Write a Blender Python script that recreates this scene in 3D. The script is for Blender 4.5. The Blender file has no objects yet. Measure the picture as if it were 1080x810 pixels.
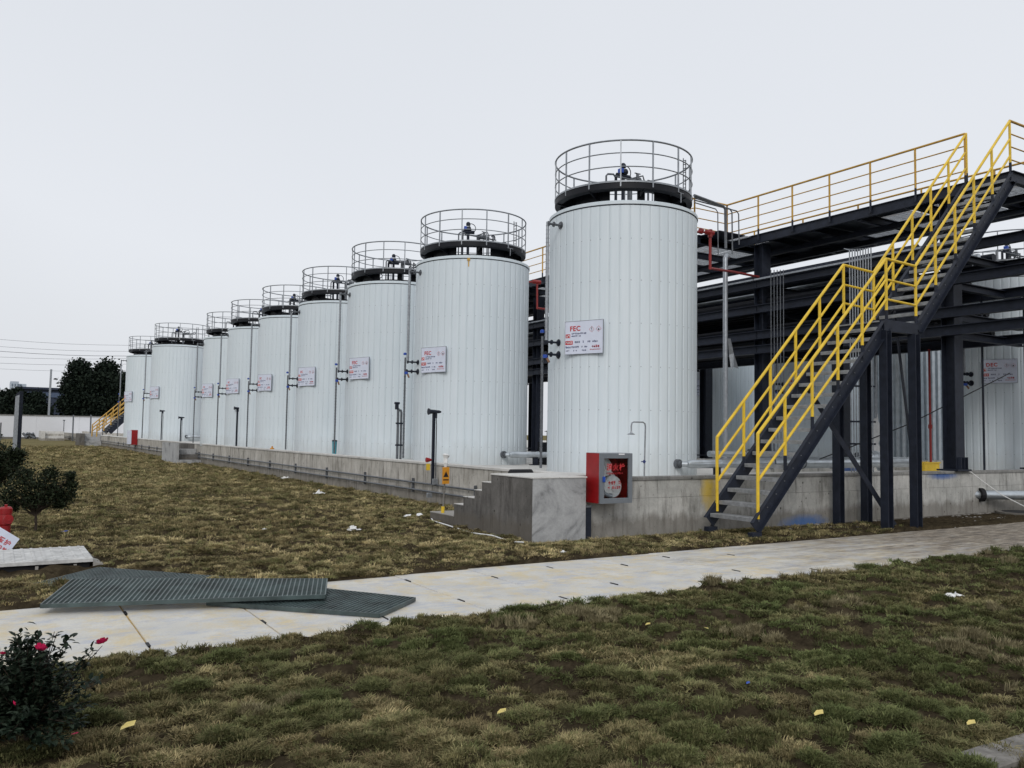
import bpy, math, random
import numpy as np
from mathutils import Vector, Matrix
random.seed(7); rng = np.random.default_rng(7)
S = bpy.context.scene
COL = bpy.data.collections.new("place"); S.collection.children.link(COL)

# ------------------------------------------------------------------ camera
YAW, PITCH, ROLL, FPX = 0.55416, 0.0597, 0.0151, 884.87
def cam_axes():
    f0 = Vector((math.sin(YAW)*math.cos(PITCH), math.cos(YAW)*math.cos(PITCH), math.sin(PITCH)))
    r0 = Vector((math.cos(YAW), -math.sin(YAW), 0)); u0 = r0.cross(f0)
    r = r0*math.cos(ROLL)+u0*math.sin(ROLL); u = -r0*math.sin(ROLL)+u0*math.cos(ROLL)
    return r, u, f0
_r, _u, _f = cam_axes()
cd = bpy.data.cameras.new("camera"); cam = bpy.data.objects.new("camera", cd); COL.objects.link(cam)
mw = Matrix((( _r.x, _u.x, -_f.x, 0), (_r.y, _u.y, -_f.y, 0), (_r.z, _u.z, -_f.z, 1.6), (0, 0, 0, 1)))
cam.matrix_world = mw
cd.sensor_fit = 'HORIZONTAL'; cd.sensor_width = 36; cd.lens = FPX/1080*36
cd.clip_start = .05; cd.clip_end = 5000
S.camera = cam

def at(px, py, Yw):                                   # point on the vertical plane Y = Yw seen at the given direction
    u = (px-540)/FPX; v = (py-405)/FPX; d_ = _f+_r*u-_u*v; k = Yw/d_.y; return Vector((d_.x*k, Yw, 1.6+d_.z*k))

def onz(px, py, z=0.):                                # point on the horizontal plane at height z
    u = (px-540)/FPX; v = (py-405)/FPX; d_ = _f+_r*u-_u*v; k = (z-1.6)/d_.z; return Vector((d_.x*k, d_.y*k, z))

# ------------------------------------------------------------------ world, sun, exposure
SUN_EL, SUN_AZ = math.radians(36), math.radians(233)      # azimuth of the direction towards the sun, from +X
w = bpy.data.worlds.new("World"); S.world = w; w.use_nodes = True
nt = w.node_tree; nt.nodes.clear()
out = nt.nodes.new('ShaderNodeOutputWorld')
sky = nt.nodes.new('ShaderNodeTexSky'); sky.sky_type = 'NISHITA'; sky.sun_disc = False
sky.sun_elevation = SUN_EL; sky.sun_rotation = math.pi/2 - SUN_AZ; sky.dust_density = 4; sky.air_density = 1.5
bg1 = nt.nodes.new('ShaderNodeBackground'); bg1.inputs[1].default_value = .1
nt.links.new(sky.outputs[0], bg1.inputs[0])
tc = nt.nodes.new('ShaderNodeTexCoord'); sx = nt.nodes.new('ShaderNodeSeparateXYZ'); nt.links.new(tc.outputs['Generated'], sx.inputs[0])
nz = nt.nodes.new('ShaderNodeTexNoise'); nz.inputs['Scale'].default_value = 1.3; nz.inputs['Detail'].default_value = 3
nt.links.new(tc.outputs['Generated'], nz.inputs['Vector'])
ad = nt.nodes.new('ShaderNodeMath'); ad.operation = 'MULTIPLY_ADD'; nt.links.new(nz.outputs[0], ad.inputs[0])
ad.inputs[1].default_value = .6; nt.links.new(sx.outputs[2], ad.inputs[2])
rp = nt.nodes.new('ShaderNodeValToRGB'); nt.links.new(ad.outputs[0], rp.inputs[0])
e = rp.color_ramp.elements
e[0].position = .22; e[0].color = (.68, .705, .75, 1)
e[1].position = 1.0; e[1].color = (.76, .79, .84, 1)
m = e.new(.56); m.color = (.825, .85, .90, 1)
bg2 = nt.nodes.new('ShaderNodeBackground'); bg2.inputs[1].default_value = 1.0
nt.links.new(rp.outputs[0], bg2.inputs[0])
mx = nt.nodes.new('ShaderNodeMixShader'); mx.inputs[0].default_value = .93
nt.links.new(bg1.outputs[0], mx.inputs[1]); nt.links.new(bg2.outputs[0], mx.inputs[2]); nt.links.new(mx.outputs[0], out.inputs[0])
sl = bpy.data.lights.new("sun", 'SUN'); sl.energy = 1.1; sl.angle = math.radians(22); sl.color = (1, .975, .94)
so = bpy.data.objects.new("sun", sl); COL.objects.link(so)
sd = Vector((math.cos(SUN_AZ)*math.cos(SUN_EL), math.sin(SUN_AZ)*math.cos(SUN_EL), math.sin(SUN_EL)))
so.rotation_euler = sd.to_track_quat('Z', 'Y').to_euler(); so.location = (0, 0, 30)
S.view_settings.view_transform = 'Standard'; S.view_settings.look = 'None'
S.view_settings.exposure = 0; S.view_settings.gamma = 1
S.cycles.max_bounces = 6; S.cycles.diffuse_bounces = 3; S.cycles.glossy_bounces = 3; S.cycles.transparent_max_bounces = 6

# ------------------------------------------------------------------ materials
def nmat(name):
    m = bpy.data.materials.new(name); m.use_nodes = True
    n = m.node_tree; b = n.nodes['Principled BSDF']
    return m, n, b
def noise(n, scale, detail=4, coord='Object', stretch=None, rough=.6):
    t = n.nodes.new('ShaderNodeTexCoord'); z = n.nodes.new('ShaderNodeTexNoise')
    z.inputs['Scale'].default_value = scale; z.inputs['Detail'].default_value = detail; z.inputs['Roughness'].default_value = rough
    src = t.outputs[coord]
    if coord == 'World':
        pass
    if stretch:
        mp = n.nodes.new('ShaderNodeMapping'); mp.inputs['Scale'].default_value = stretch
        n.links.new(src, mp.inputs['Vector']); src = mp.outputs[0]
    n.links.new(src, z.inputs['Vector']); return z.outputs['Fac']
def wnoise(n, scale, detail=4, stretch=(1, 1, 1), rough=.6):
    g = n.nodes.new('ShaderNodeNewGeometry'); mp = n.nodes.new('ShaderNodeMapping'); mp.inputs['Scale'].default_value = stretch
    n.links.new(g.outputs['Position'], mp.inputs['Vector'])
    z = n.nodes.new('ShaderNodeTexNoise'); z.inputs['Scale'].default_value = scale; z.inputs['Detail'].default_value = detail
    z.inputs['Roughness'].default_value = rough
    n.links.new(mp.outputs[0], z.inputs['Vector']); return z.outputs['Fac']
def ramp(n, src, stops):
    r = n.nodes.new('ShaderNodeValToRGB'); n.links.new(src, r.inputs[0]); e = r.color_ramp.elements
    e[0].position, c0 = stops[0]; e[0].color = (*c0, 1); e[1].position, c1 = stops[-1]; e[1].color = (*c1, 1)
    for p, c in stops[1:-1]:
        x = e.new(p); x.color = (*c, 1)
    return r.outputs[0]
def mix(n, fac, a, b, mode='MIX'):
    x = n.nodes.new('ShaderNodeMix'); x.data_type = 'RGBA'; x.blend_type = mode
    for s, v in ((0, fac), (6, a), (7, b)):
        if isinstance(v, (int, float)): x.inputs[s].default_value = v
        elif isinstance(v, tuple): x.inputs[s].default_value = (*v, 1)
        else: n.links.new(v, x.inputs[s])
    return x.outputs[2]
def bump(n, b, src, strength, dist=.01):
    x = n.nodes.new('ShaderNodeBump'); x.inputs['Strength'].default_value = strength; x.inputs['Distance'].default_value = dist
    n.links.new(src, x.inputs['Height']); n.links.new(x.outputs[0], b.inputs['Normal'])
def simple(name, c, rough=.5, metal=0, vary=.12, scale=6, bmp=0, stretch=(1, 1, 1), detail=4):
    m, n, b = nmat(name)
    f = wnoise(n, scale, detail, stretch)
    lo = tuple(max(0, v*(1-vary)) for v in c); hi = tuple(min(1, v*(1+vary)) for v in c)
    n.links.new(ramp(n, f, [(.3, lo), (.7, hi)]), b.inputs['Base Color'])
    b.inputs['Roughness'].default_value = rough; b.inputs['Metallic'].default_value = metal
    if bmp: bump(n, b, f, bmp)
    if max(c) < .05: b.inputs['Specular IOR Level'].default_value = .25
    if rough >= .8: b.inputs['Specular IOR Level'].default_value = .1
    return m

M = {}
M['clad'] = None
m, n, b = nmat('white_cladding')
f = wnoise(n, 1.6, 5, (1, 1, .25)); f2 = wnoise(n, 9, 4, (1, 1, .12))
c = ramp(n, f, [(.3, (.62, .70, .75)), (.7, (.70, .765, .805))])
c = mix(n, .5, c, ramp(n, f2, [(.35, (.62, .695, .74)), (.65, (.70, .765, .81))]))
oi = n.nodes.new('ShaderNodeObjectInfo')
c = mix(n, .18, c, ramp(n, oi.outputs['Random'], [(0, (.62, .69, .74)), (1, (.71, .775, .815))]))
st = wnoise(n, 2.2, 7, (1.6, 1.6, .05), .7); c = mix(n, .5, c, ramp(n, st, [(.28, (.84, .84, .83)), (.42, (1, 1, 1))]), 'MULTIPLY')
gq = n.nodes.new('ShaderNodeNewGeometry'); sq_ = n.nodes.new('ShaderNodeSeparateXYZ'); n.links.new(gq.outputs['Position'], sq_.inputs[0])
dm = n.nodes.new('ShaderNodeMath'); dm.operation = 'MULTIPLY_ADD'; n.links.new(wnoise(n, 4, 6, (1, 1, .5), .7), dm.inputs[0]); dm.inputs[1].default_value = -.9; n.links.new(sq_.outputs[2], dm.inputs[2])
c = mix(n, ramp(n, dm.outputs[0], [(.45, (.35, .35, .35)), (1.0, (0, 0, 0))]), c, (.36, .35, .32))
n.links.new(c, b.inputs['Base Color']); b.inputs['Roughness'].default_value = .42
bump(n, b, wnoise(n, 3, 2, (1, 1, .3)), .12, .02); M['clad'] = m
M['rivet'] = simple('rivet_head', (.36, .40, .44), .5)
M['seam'] = simple('cladding_seam', (.56, .62, .66), .5)
M['alu'] = simple('aluminium_cladding', (.50, .54, .57), .34, .75, .15, 5, .1)
M['steel'] = simple('dark_painted_steel', (.016, .020, .032), .5, 0, .3, 7, .05)
M['steel_in'] = simple('black_steel_and_shade', (.008, .009, .013), .5, 0, .3, 7)  # near black; also carries the shade of parts seen from below
M['tread'] = simple('galvanised_tread', (.27, .28, .29), .5, .3, .3, 12, .1)
M['galv'] = simple('galvanised_steel', (.30, .32, .345), .42, .55, .2, 14)
M['galv_d'] = simple('weathered_galvanised_steel', (.13, .14, .155), .5, .45, .3, 14)
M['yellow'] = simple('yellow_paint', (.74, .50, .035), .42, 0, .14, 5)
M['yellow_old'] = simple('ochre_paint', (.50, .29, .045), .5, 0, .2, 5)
M['red'] = simple('red_paint', (.27, .004, .006), .45, 0, .2, 5)
M['redpipe'] = simple('dark_red_paint', (.26, .02, .018), .45, 0, .2, 5)
M['alufr'] = simple('aluminium_frame', (.20, .22, .245), .4, .4, .05, 3)
M['blue'] = simple('blue_plastic', (.01, .06, .36), .4)
M['black'] = simple('black_rubber_and_hole_dark', (.012, .012, .014), .6)  # also the painted dark of slots and holes
M['signblue'] = simple('pale_sign_board', (.66, .70, .82), .4, 0, .05)
M['navy'] = simple('navy_print', (.025, .04, .16), .5)
M['redink'] = simple('red_print', (.50, .02, .025), .5)
M['whiteink'] = simple('white_print', (.8, .8, .82), .5)
M['whitepl'] = simple('white_plastic', (.74, .74, .73), .6, 0, .1, 20, .2)
M['orange'] = simple('orange_board', (.55, .23, .01), .5)
M['farwall'] = simple('far_wall_render', (.66, .67, .70), .8, 0, .05, .2)
M['bark'] = simple('bark', (.045, .035, .028), .9, 0, .3, 20, .4)
M['teal'] = simple('teal_plastic', (.05, .27, .33), .5)
M['farbld'] = simple('far_hall_cladding', (.018, .028, .055), .7, 0, .1, .1)
M['farband'] = simple('far_hall_band', (.07, .10, .17), .7, 0, .1, .1)
M['farpale'] = simple('far_pale_facade', (.42, .48, .56), .7, 0, .1, .1)
M['winfar'] = simple('far_window', (.14, .18, .23), .3, 0, .1, .1)
M['paleslab'] = simple('pale_cover_slab', (.50, .50, .49), .8, 0, .25, 9, .2)
M['litter'] = simple('white_litter', (.72, .72, .70), .7, 0, .1, 20, .3)
M['dryleaf'] = simple('yellow_fallen_leaf', (.62, .50, .16), .6, 0, .15, 30)
M['rubble'] = simple('rubble', (.19, .18, .165), .9, 0, .4, 12, .4)
M['copper'] = simple('brown_fitting', (.20, .10, .05), .5)

def leafmat(name, c1, c2, rough=.45, trans=.1):
    m, n, b = nmat(name); g = n.nodes.new('ShaderNodeNewGeometry'); b.inputs['Specular IOR Level'].default_value = .5 if rough < .4 else .1
    n.links.new(ramp(n, g.outputs['Random Per Island'], [(0, c1), (1, c2)]), b.inputs['Base Color'])
    b.inputs['Roughness'].default_value = rough; return m
M['camleaf'] = leafmat('camellia_leaf', (.008, .016, .010), (.030, .042, .028), .42)
M['petal'] = leafmat('pink_petal', (.50, .01, .07), (.68, .03, .13), .5)
M['treeleaf'] = leafmat('tree_leaf', (.007, .011, .006), (.030, .040, .020), .6)
M['farleaf'] = leafmat('far_tree_leaf', (.005, .009, .007), (.022, .032, .022), .8)

# concrete with bug holes, stains and sprayed marks
def concrete(name, lo, hi, stain=.5, spray=False, streak=True):
    m, n, b = nmat(name)
    f = wnoise(n, 1.6, 9, (1, 1, 1), .72); c = ramp(n, f, [(.36, lo), (.64, hi)])
    if streak:
        s = wnoise(n, 7, 7, (1, 1, .14), .7); c = mix(n, stain, c, ramp(n, s, [(.34, (.35, .34, .33)), (.50, (.95, .95, .95)), (.62, (1, 1, 1)), (.8, (1.0, .97, .90))]), 'MULTIPLY')
    f3 = wnoise(n, 45, 3); c = mix(n, .25, c, ramp(n, f3, [(.3, (.6, .6, .6)), (.6, (1, 1, 1))]), 'MULTIPLY')
    g = n.nodes.new('ShaderNodeNewGeometry'); v = n.nodes.new('ShaderNodeTexVoronoi'); v.inputs['Scale'].default_value = 4.2
    n.links.new(g.outputs['Position'], v.inputs['Vector'])
    c = mix(n, 1, c, ramp(n, v.outputs['Distance'], [(.055, (.30, .29, .28)), (.11, (1, 1, 1))]), 'MULTIPLY')
    v2 = n.nodes.new('ShaderNodeTexVoronoi'); v2.inputs['Scale'].default_value = 9; n.links.new(g.outputs['Position'], v2.inputs['Vector'])
    c = mix(n, .8, c, ramp(n, v2.outputs['Distance'], [(.05, (.35, .34, .33)), (.12, (1, 1, 1))]), 'MULTIPLY')
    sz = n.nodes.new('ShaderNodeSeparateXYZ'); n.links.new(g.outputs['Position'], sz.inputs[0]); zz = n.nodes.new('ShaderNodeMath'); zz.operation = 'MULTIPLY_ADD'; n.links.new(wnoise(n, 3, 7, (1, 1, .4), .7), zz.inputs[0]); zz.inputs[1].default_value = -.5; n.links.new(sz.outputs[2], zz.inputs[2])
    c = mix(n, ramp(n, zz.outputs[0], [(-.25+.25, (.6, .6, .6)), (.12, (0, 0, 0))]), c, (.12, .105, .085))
    if spray:
        for (px, pz, rx, rz, col) in spray:
            sp = n.nodes.new('ShaderNodeSeparateXYZ'); n.links.new(g.outputs['Position'], sp.inputs[0])
            def sq(o, cc, rr):
                a = n.nodes.new('ShaderNodeMath'); a.operation = 'SUBTRACT'; n.links.new(o, a.inputs[0]); a.inputs[1].default_value = cc
                d = n.nodes.new('ShaderNodeMath'); d.operation = 'DIVIDE'; n.links.new(a.outputs[0], d.inputs[0]); d.inputs[1].default_value = rr
                p = n.nodes.new('ShaderNodeMath'); p.operation = 'POWER'; n.links.new(d.outputs[0], p.inputs[0]); p.inputs[1].default_value = 2
                return p.outputs[0]
            a = n.nodes.new('ShaderNodeMath'); a.operation = 'ADD'; n.links.new(sq(sp.outputs[0], px, rx), a.inputs[0]); n.links.new(sq(sp.outputs[2], pz, rz), a.inputs[1])
            a2 = n.nodes.new('ShaderNodeMath'); a2.operation = 'ADD'; n.links.new(a.outputs[0], a2.inputs[0])
            nn = wnoise(n, 9, 4); ml = n.nodes.new('ShaderNodeMath'); ml.operation = 'MULTIPLY_ADD'; n.links.new(nn, ml.inputs[0]); ml.inputs[1].default_value = .9; ml.inputs[2].default_value = -.45
            n.links.new(ml.outputs[0], a2.inputs[1])
            mk = ramp(n, a2.outputs[0], [(.05, (.8, .8, .8)), (1.1, (0, 0, 0))])
            c = mix(n, mk, c, col)
    n.links.new(c, b.inputs['Base Color']); b.inputs['Roughness'].default_value = .9; b.inputs['Specular IOR Level'].default_value = .2
    bump(n, b, wnoise(n, 18, 6), .35, .01); return m
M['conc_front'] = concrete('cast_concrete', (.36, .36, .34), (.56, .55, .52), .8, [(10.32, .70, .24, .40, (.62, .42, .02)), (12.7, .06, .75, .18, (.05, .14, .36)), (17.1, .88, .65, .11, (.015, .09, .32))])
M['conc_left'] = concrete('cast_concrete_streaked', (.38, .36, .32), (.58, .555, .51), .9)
def smear():
    m, n, b = nmat('smeared_render')
    g = n.nodes.new('ShaderNodeNewGeometry'); wv = n.nodes.new('ShaderNodeTexNoise'); wv.inputs['Scale'].default_value = 1.5; wv.inputs['Detail'].default_value = 8; wv.inputs['Distortion'].default_value = .9; wv.inputs['Roughness'].default_value = .6
    n.links.new(g.outputs['Position'], wv.inputs['Vector'])
    c = ramp(n, wv.outputs['Fac'], [(.33, (.15, .15, .155)), (.43, (.33, .335, .34)), (.52, (.42, .425, .43)), (.58, (.37, .375, .38)), (.70, (.50, .505, .51))])
    c = mix(n, .55, c, ramp(n, wnoise(n, 3.2, 6, (1, 1, .35), .7), [(.30, (.32, .32, .33)), (.42, (1, 1, 1))]), 'MULTIPLY')
    c = mix(n, .4, c, ramp(n, wnoise(n, 40, 4), [(.3, (.7, .7, .7)), (.6, (1, 1, 1))]), 'MULTIPLY')
    n.links.new(c, b.inputs['Base Color']); b.inputs['Roughness'].default_value = .9; b.inputs['Specular IOR Level'].default_value = .2
    bump(n, b, wnoise(n, 8, 8, (1, 1, 1), .7), .4, .02); return m
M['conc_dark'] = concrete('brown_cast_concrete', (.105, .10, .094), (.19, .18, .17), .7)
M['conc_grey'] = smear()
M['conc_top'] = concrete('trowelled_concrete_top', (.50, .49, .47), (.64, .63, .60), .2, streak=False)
M['conc_cap'] = concrete('dark_concrete_edge', (.17, .17, .165), (.30, .295, .28), .5)  # darker concrete for wall caps, kerb and coping

# path slabs
def slabmat():
    m, n, b = nmat('path_concrete')
    f = wnoise(n, 1.5, 6, (1, 1, 1), .6); c = ramp(n, f, [(.3, (.50, .49, .455)), (.7, (.64, .62, .565))])
    f2 = wnoise(n, 2.6, 9, (1.0, .8, 1), .78); c = mix(n, ramp(n, f2, [(.47, (0, 0, 0)), (.62, (.78, .78, .78))]), c, (.60, .49, .28))
    f3 = wnoise(n, 3.4, 10, (.7, 1.4, 1), .82); c = mix(n, ramp(n, f3, [(.49, (0, 0, 0)), (.62, (.75, .75, .75))]), c, (.40, .43, .50))
    g = n.nodes.new('ShaderNodeNewGeometry'); sp = n.nodes.new('ShaderNodeSeparateXYZ'); n.links.new(g.outputs['Position'], sp.inputs[0])
    f4 = wnoise(n, 1.6, 8, (.7, 2.6, 1), .75)
    a = n.nodes.new('ShaderNodeMath'); a.operation = 'MULTIPLY_ADD'; n.links.new(sp.outputs[0], a.inputs[0]); a.inputs[1].default_value = .085; a.inputs[2].default_value = -1.02
    a2 = n.nodes.new('ShaderNodeMath'); a2.operation = 'MULTIPLY_ADD'; n.links.new(f4, a2.inputs[0]); a2.inputs[1].default_value = 1.3; n.links.new(a.outputs[0], a2.inputs[2])
    mk = ramp(n, a2.outputs[0], [(.25, (0, 0, 0)), (.75, (.95, .95, .95))])
    c = mix(n, mk, c, ramp(n, wnoise(n, 5, 9, (.5, 2.6, 1), .8), [(.40, (.085, .068, .052)), (.50, (.20, .165, .125)), (.62, (.42, .37, .30))]))
    f5 = wnoise(n, 60, 3); c = mix(n, .35, c, ramp(n, f5, [(.3, (.72, .72, .72)), (.6, (1, 1, 1))]), 'MULTIPLY')
    n.links.new(c, b.inputs['Base Color']); b.inputs['Roughness'].default_value = .8
    bump(n, b, wnoise(n, 25, 6, (.6, 1, 1)), .3, .006); return m
M['slab'] = slabmat()
M['joint'] = simple('dusty_yellow_joint_fill', (.42, .30, .13), .9, 0, .3, 15, .3)

def soilmat():
    m, n, b = nmat('soil_and_dead_grass')
    f = wnoise(n, .8, 9, (1, 1, 1), .7); f2 = wnoise(n, 9, 8, (1, 1, 1), .75)
    near = mix(n, .6, ramp(n, f, [(.35, (.020, .015, .010)), (.65, (.062, .048, .030))]), ramp(n, f2, [(.35, (.010, .008, .006)), (.7, (.10, .08, .05))]))
    f3 = wnoise(n, .35, 8, (1, .6, 1), .7); f4 = wnoise(n, 4, 8, (.6, 1.4, 1), .8)
    far = mix(n, .5, ramp(n, f3, [(.35, (.12, .105, .055)), (.65, (.235, .20, .105))]), ramp(n, f4, [(.35, (.06, .053, .028)), (.65, (.25, .215, .115))]))
    g = n.nodes.new('ShaderNodeNewGeometry'); sp = n.nodes.new('ShaderNodeSeparateXYZ'); n.links.new(g.outputs['Position'], sp.inputs[0])
    mr = n.nodes.new('ShaderNodeMapRange'); n.links.new(sp.outputs[1], mr.inputs[0]); mr.inputs[1].default_value = 14; mr.inputs[2].default_value = 45
    n.links.new(mix(n, mr.outputs[0], near, far), b.inputs['Base Color']); b.inputs['Roughness'].default_value = 1; b.inputs['Specular IOR Level'].default_value = 0
    bump(n, b, f2, .6, .03); return m
M['soil'] = soilmat()

def grassmat():
    m, n, b = nmat('grass_blades')
    a = n.nodes.new('ShaderNodeAttribute'); a.attribute_type = 'INSTANCER'; a.attribute_name = 'tint'
    g = n.nodes.new('ShaderNodeNewGeometry')
    c = mix(n, .55, a.outputs['Color'], ramp(n, g.outputs['Random Per Island'], [(0, (.55, .55, .5)), (1, (1.4, 1.35, 1.25))]), 'MULTIPLY')
    n.links.new(c, b.inputs['Base Color']); b.inputs['Roughness'].default_value = .9; b.inputs['Specular IOR Level'].default_value = .03
    return m
M['grass'] = grassmat()
m, n, b = nmat('cabinet_glass')
b.inputs['Base Color'].default_value = (.9, .93, .95, 1); b.inputs['Roughness'].default_value = .03
b.inputs['Transmission Weight'].default_value = 1; b.inputs['IOR'].default_value = 1.35; M['glass'] = m

# ------------------------------------------------------------------ mesh helpers
class MB:
    def __init__(s): s.v = []; s.f = []; s.m = []; s.cur = 0
    def add(s, vs, fs):
        o = len(s.v); s.v += [tuple(x) for x in vs]; s.f += [tuple(i+o for i in f) for f in fs]; s.m += [s.cur]*len(fs); return s
    def box(s, x0, y0, z0, x1, y1, z1):
        v = [(x, y, z) for z in (z0, z1) for x, y in ((x0, y0), (x1, y0), (x1, y1), (x0, y1))]
        return s.add(v, [(3, 2, 1, 0), (4, 5, 6, 7), (0, 1, 5, 4), (1, 2, 6, 5), (2, 3, 7, 6), (3, 0, 4, 7)])
    def bbox(s, x0, y0, z0, x1, y1, z1, b):            # box whose top edges are chamfered
        v = [(x0, y0, z0), (x1, y0, z0), (x1, y1, z0), (x0, y1, z0), (x0, y0, z1-b), (x1, y0, z1-b), (x1, y1, z1-b), (x0, y1, z1-b),
             (x0+b, y0+b, z1), (x1-b, y0+b, z1), (x1-b, y1-b, z1), (x0+b, y1-b, z1)]
        return s.add(v, [(3, 2, 1, 0), (0, 1, 5, 4), (1, 2, 6, 5), (2, 3, 7, 6), (3, 0, 4, 7), (4, 5, 9, 8), (5, 6, 10, 9), (6, 7, 11, 10), (7, 4, 8, 11), (8, 9, 10, 11)])
    def bar(s, p, q, w, h, up=(0, 0, 1)):              # rectangular bar from p to q
        p = Vector(p); q = Vector(q); d = (q-p).normalized(); up = Vector(up)
        if abs(d.dot(up)) > .99: up = Vector((0, 1, 0))
        a = d.cross(up).normalized()*w/2; u = a.cross(d).normalized()*h/2
        v = [p-a-u, p+a-u, p+a+u, p-a+u, q-a-u, q+a-u, q+a+u, q-a+u]
        return s.add(v, [(0, 1, 2, 3), (7, 6, 5, 4), (1, 0, 4, 5), (2, 1, 5, 6), (3, 2, 6, 7), (0, 3, 7, 4)])
    def hbeam(s, p, q, w, h, t=.014, up=(0, 0, 1)):
        p = Vector(p); q = Vector(q); d = (q-p).normalized(); up = Vector(up)
        if abs(d.dot(up)) > .99: up = Vector((0, 1, 0))
        a = d.cross(up).normalized(); u = a.cross(d).normalized()
        for o in (h/2-t/2, -h/2+t/2): s.bar(p+u*o, q+u*o, w, t, up)
        return s.bar(p, q, t, h-2*t-.002, up)
    def tube(s, pts, r, seg=8, cap=True, closed=False):
        pts = [Vector(p) for p in pts]; N = len(pts); vs = []; fs = []
        prev = None
        for i, p in enumerate(pts):
            if closed: d = (pts[(i+1) % N]-pts[i-1]).normalized()
            else: d = (pts[min(i+1, N-1)]-pts[max(i-1, 0)]).normalized()
            up = prev if prev is not None else (Vector((0, 0, 1)) if abs(d.z) < .9 else Vector((0, 1, 0)))
            a = d.cross(up).normalized(); u = a.cross(d).normalized(); prev = u
            rr = r[i] if isinstance(r, (list, tuple)) else r
            for k in range(seg):
                t = 2*math.pi*k/seg; vs.append(p+a*math.cos(t)*rr+u*math.sin(t)*rr)
        for i in range(N if closed else N-1):
            j = (i+1) % N
            for k in range(seg): fs.append((i*seg+k, i*seg+(k+1) % seg, j*seg+(k+1) % seg, j*seg+k))
        if cap and not closed:
            fs.append(tuple(range(seg-1, -1, -1))); fs.append(tuple((N-1)*seg+k for k in range(seg)))
        return s.add(vs, fs)
    def ring(s, c, R, r, n=56, seg=5, a0=0, a1=2*math.pi):
        full = abs(a1-a0-2*math.pi) < 1e-6; k = n if full else n+1
        pts = [(c[0]+R*math.cos(a0+(a1-a0)*i/n), c[1]+R*math.sin(a0+(a1-a0)*i/n), c[2]) for i in range(k)]
        return s.tube(pts, r, seg, closed=full)
    def lathe(s, prof, n=24, c=(0, 0, 0), a0=0, a1=2*math.pi):
        full = abs(a1-a0-2*math.pi) < 1e-6; k = n if full else n+1; L = len(prof); vs = []; fs = []
        for i in range(k):
            a = a0+(a1-a0)*i/n
            for r, z in prof: vs.append((c[0]+r*math.cos(a), c[1]+r*math.sin(a), c[2]+z))
        for i in range(n):
            j = (i+1) % k
            for q in range(L-1): fs.append((i*L+q, j*L+q, j*L+q+1, i*L+q+1))
        return s.add(vs, fs)
    def mesh(s, name, mats, smooth=False, recalc=True):
        me = bpy.data.meshes.new(name); me.from_pydata(s.v, [], s.f)
        for m in (mats if isinstance(mats, (list, tuple)) else [mats]): me.materials.append(m)
        me.polygons.foreach_set('material_index', s.m)
        if smooth: me.polygons.foreach_set('use_smooth', [True]*len(s.f))
        me.update()
        if recalc:
            import bmesh
            bm = bmesh.new(); bm.from_mesh(me); bmesh.ops.recalc_face_normals(bm, faces=bm.faces); bm.to_mesh(me); bm.free()
        if smooth: me.set_sharp_from_angle(angle=math.radians(35))
        return me
def ob(name, me, parent=None, loc=(0, 0, 0), rot=(0, 0, 0)):
    o = bpy.data.objects.new(name, me); COL.objects.link(o); o.parent = parent; o.location = loc; o.rotation_euler = rot; return o
def put(name, mb, mat, parent=None, smooth=False, loc=(0, 0, 0), rot=(0, 0, 0)):
    return ob(name, mb.mesh(name, mat, smooth), parent, loc, rot)
def tag(o, label, cat, group=None):
    o['label'] = label; o['category'] = cat
    if group: o['group'] = group
    return o
def thing(name, label, cat, loc=(0, 0, 0), group=None, rot=(0, 0, 0)):
    return tag(ob(name, None, None, loc, rot), label, cat, group)
def struct(o): o['kind'] = 'structure'; return o
def stuff(o): o['kind'] = 'stuff'; return o
KIDS = {}
def copy_tree(o, parent=None):
    c = o.copy(); COL.objects.link(c); c.parent = parent
    for ch in o.children: copy_tree(ch, c)
    return c
_dg = None
def text_mesh(s, size, mat, ext=.002):
    cu = bpy.data.curves.new('lettering', 'FONT'); cu.body = s; cu.size = size; cu.extrude = ext; cu.align_x = 'LEFT'; cu.resolution_u = 3
    cu.offset = size*.022; cu.space_character = 1.12
    o = bpy.data.objects.new('lettering', cu); COL.objects.link(o)
    bpy.context.view_layer.update()
    me = bpy.data.meshes.new_from_object(o.evaluated_get(bpy.context.evaluated_depsgraph_get()))
    bpy.data.objects.remove(o); me.name = 'lettering'; me.materials.clear(); me.materials.append(mat); return me

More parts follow.
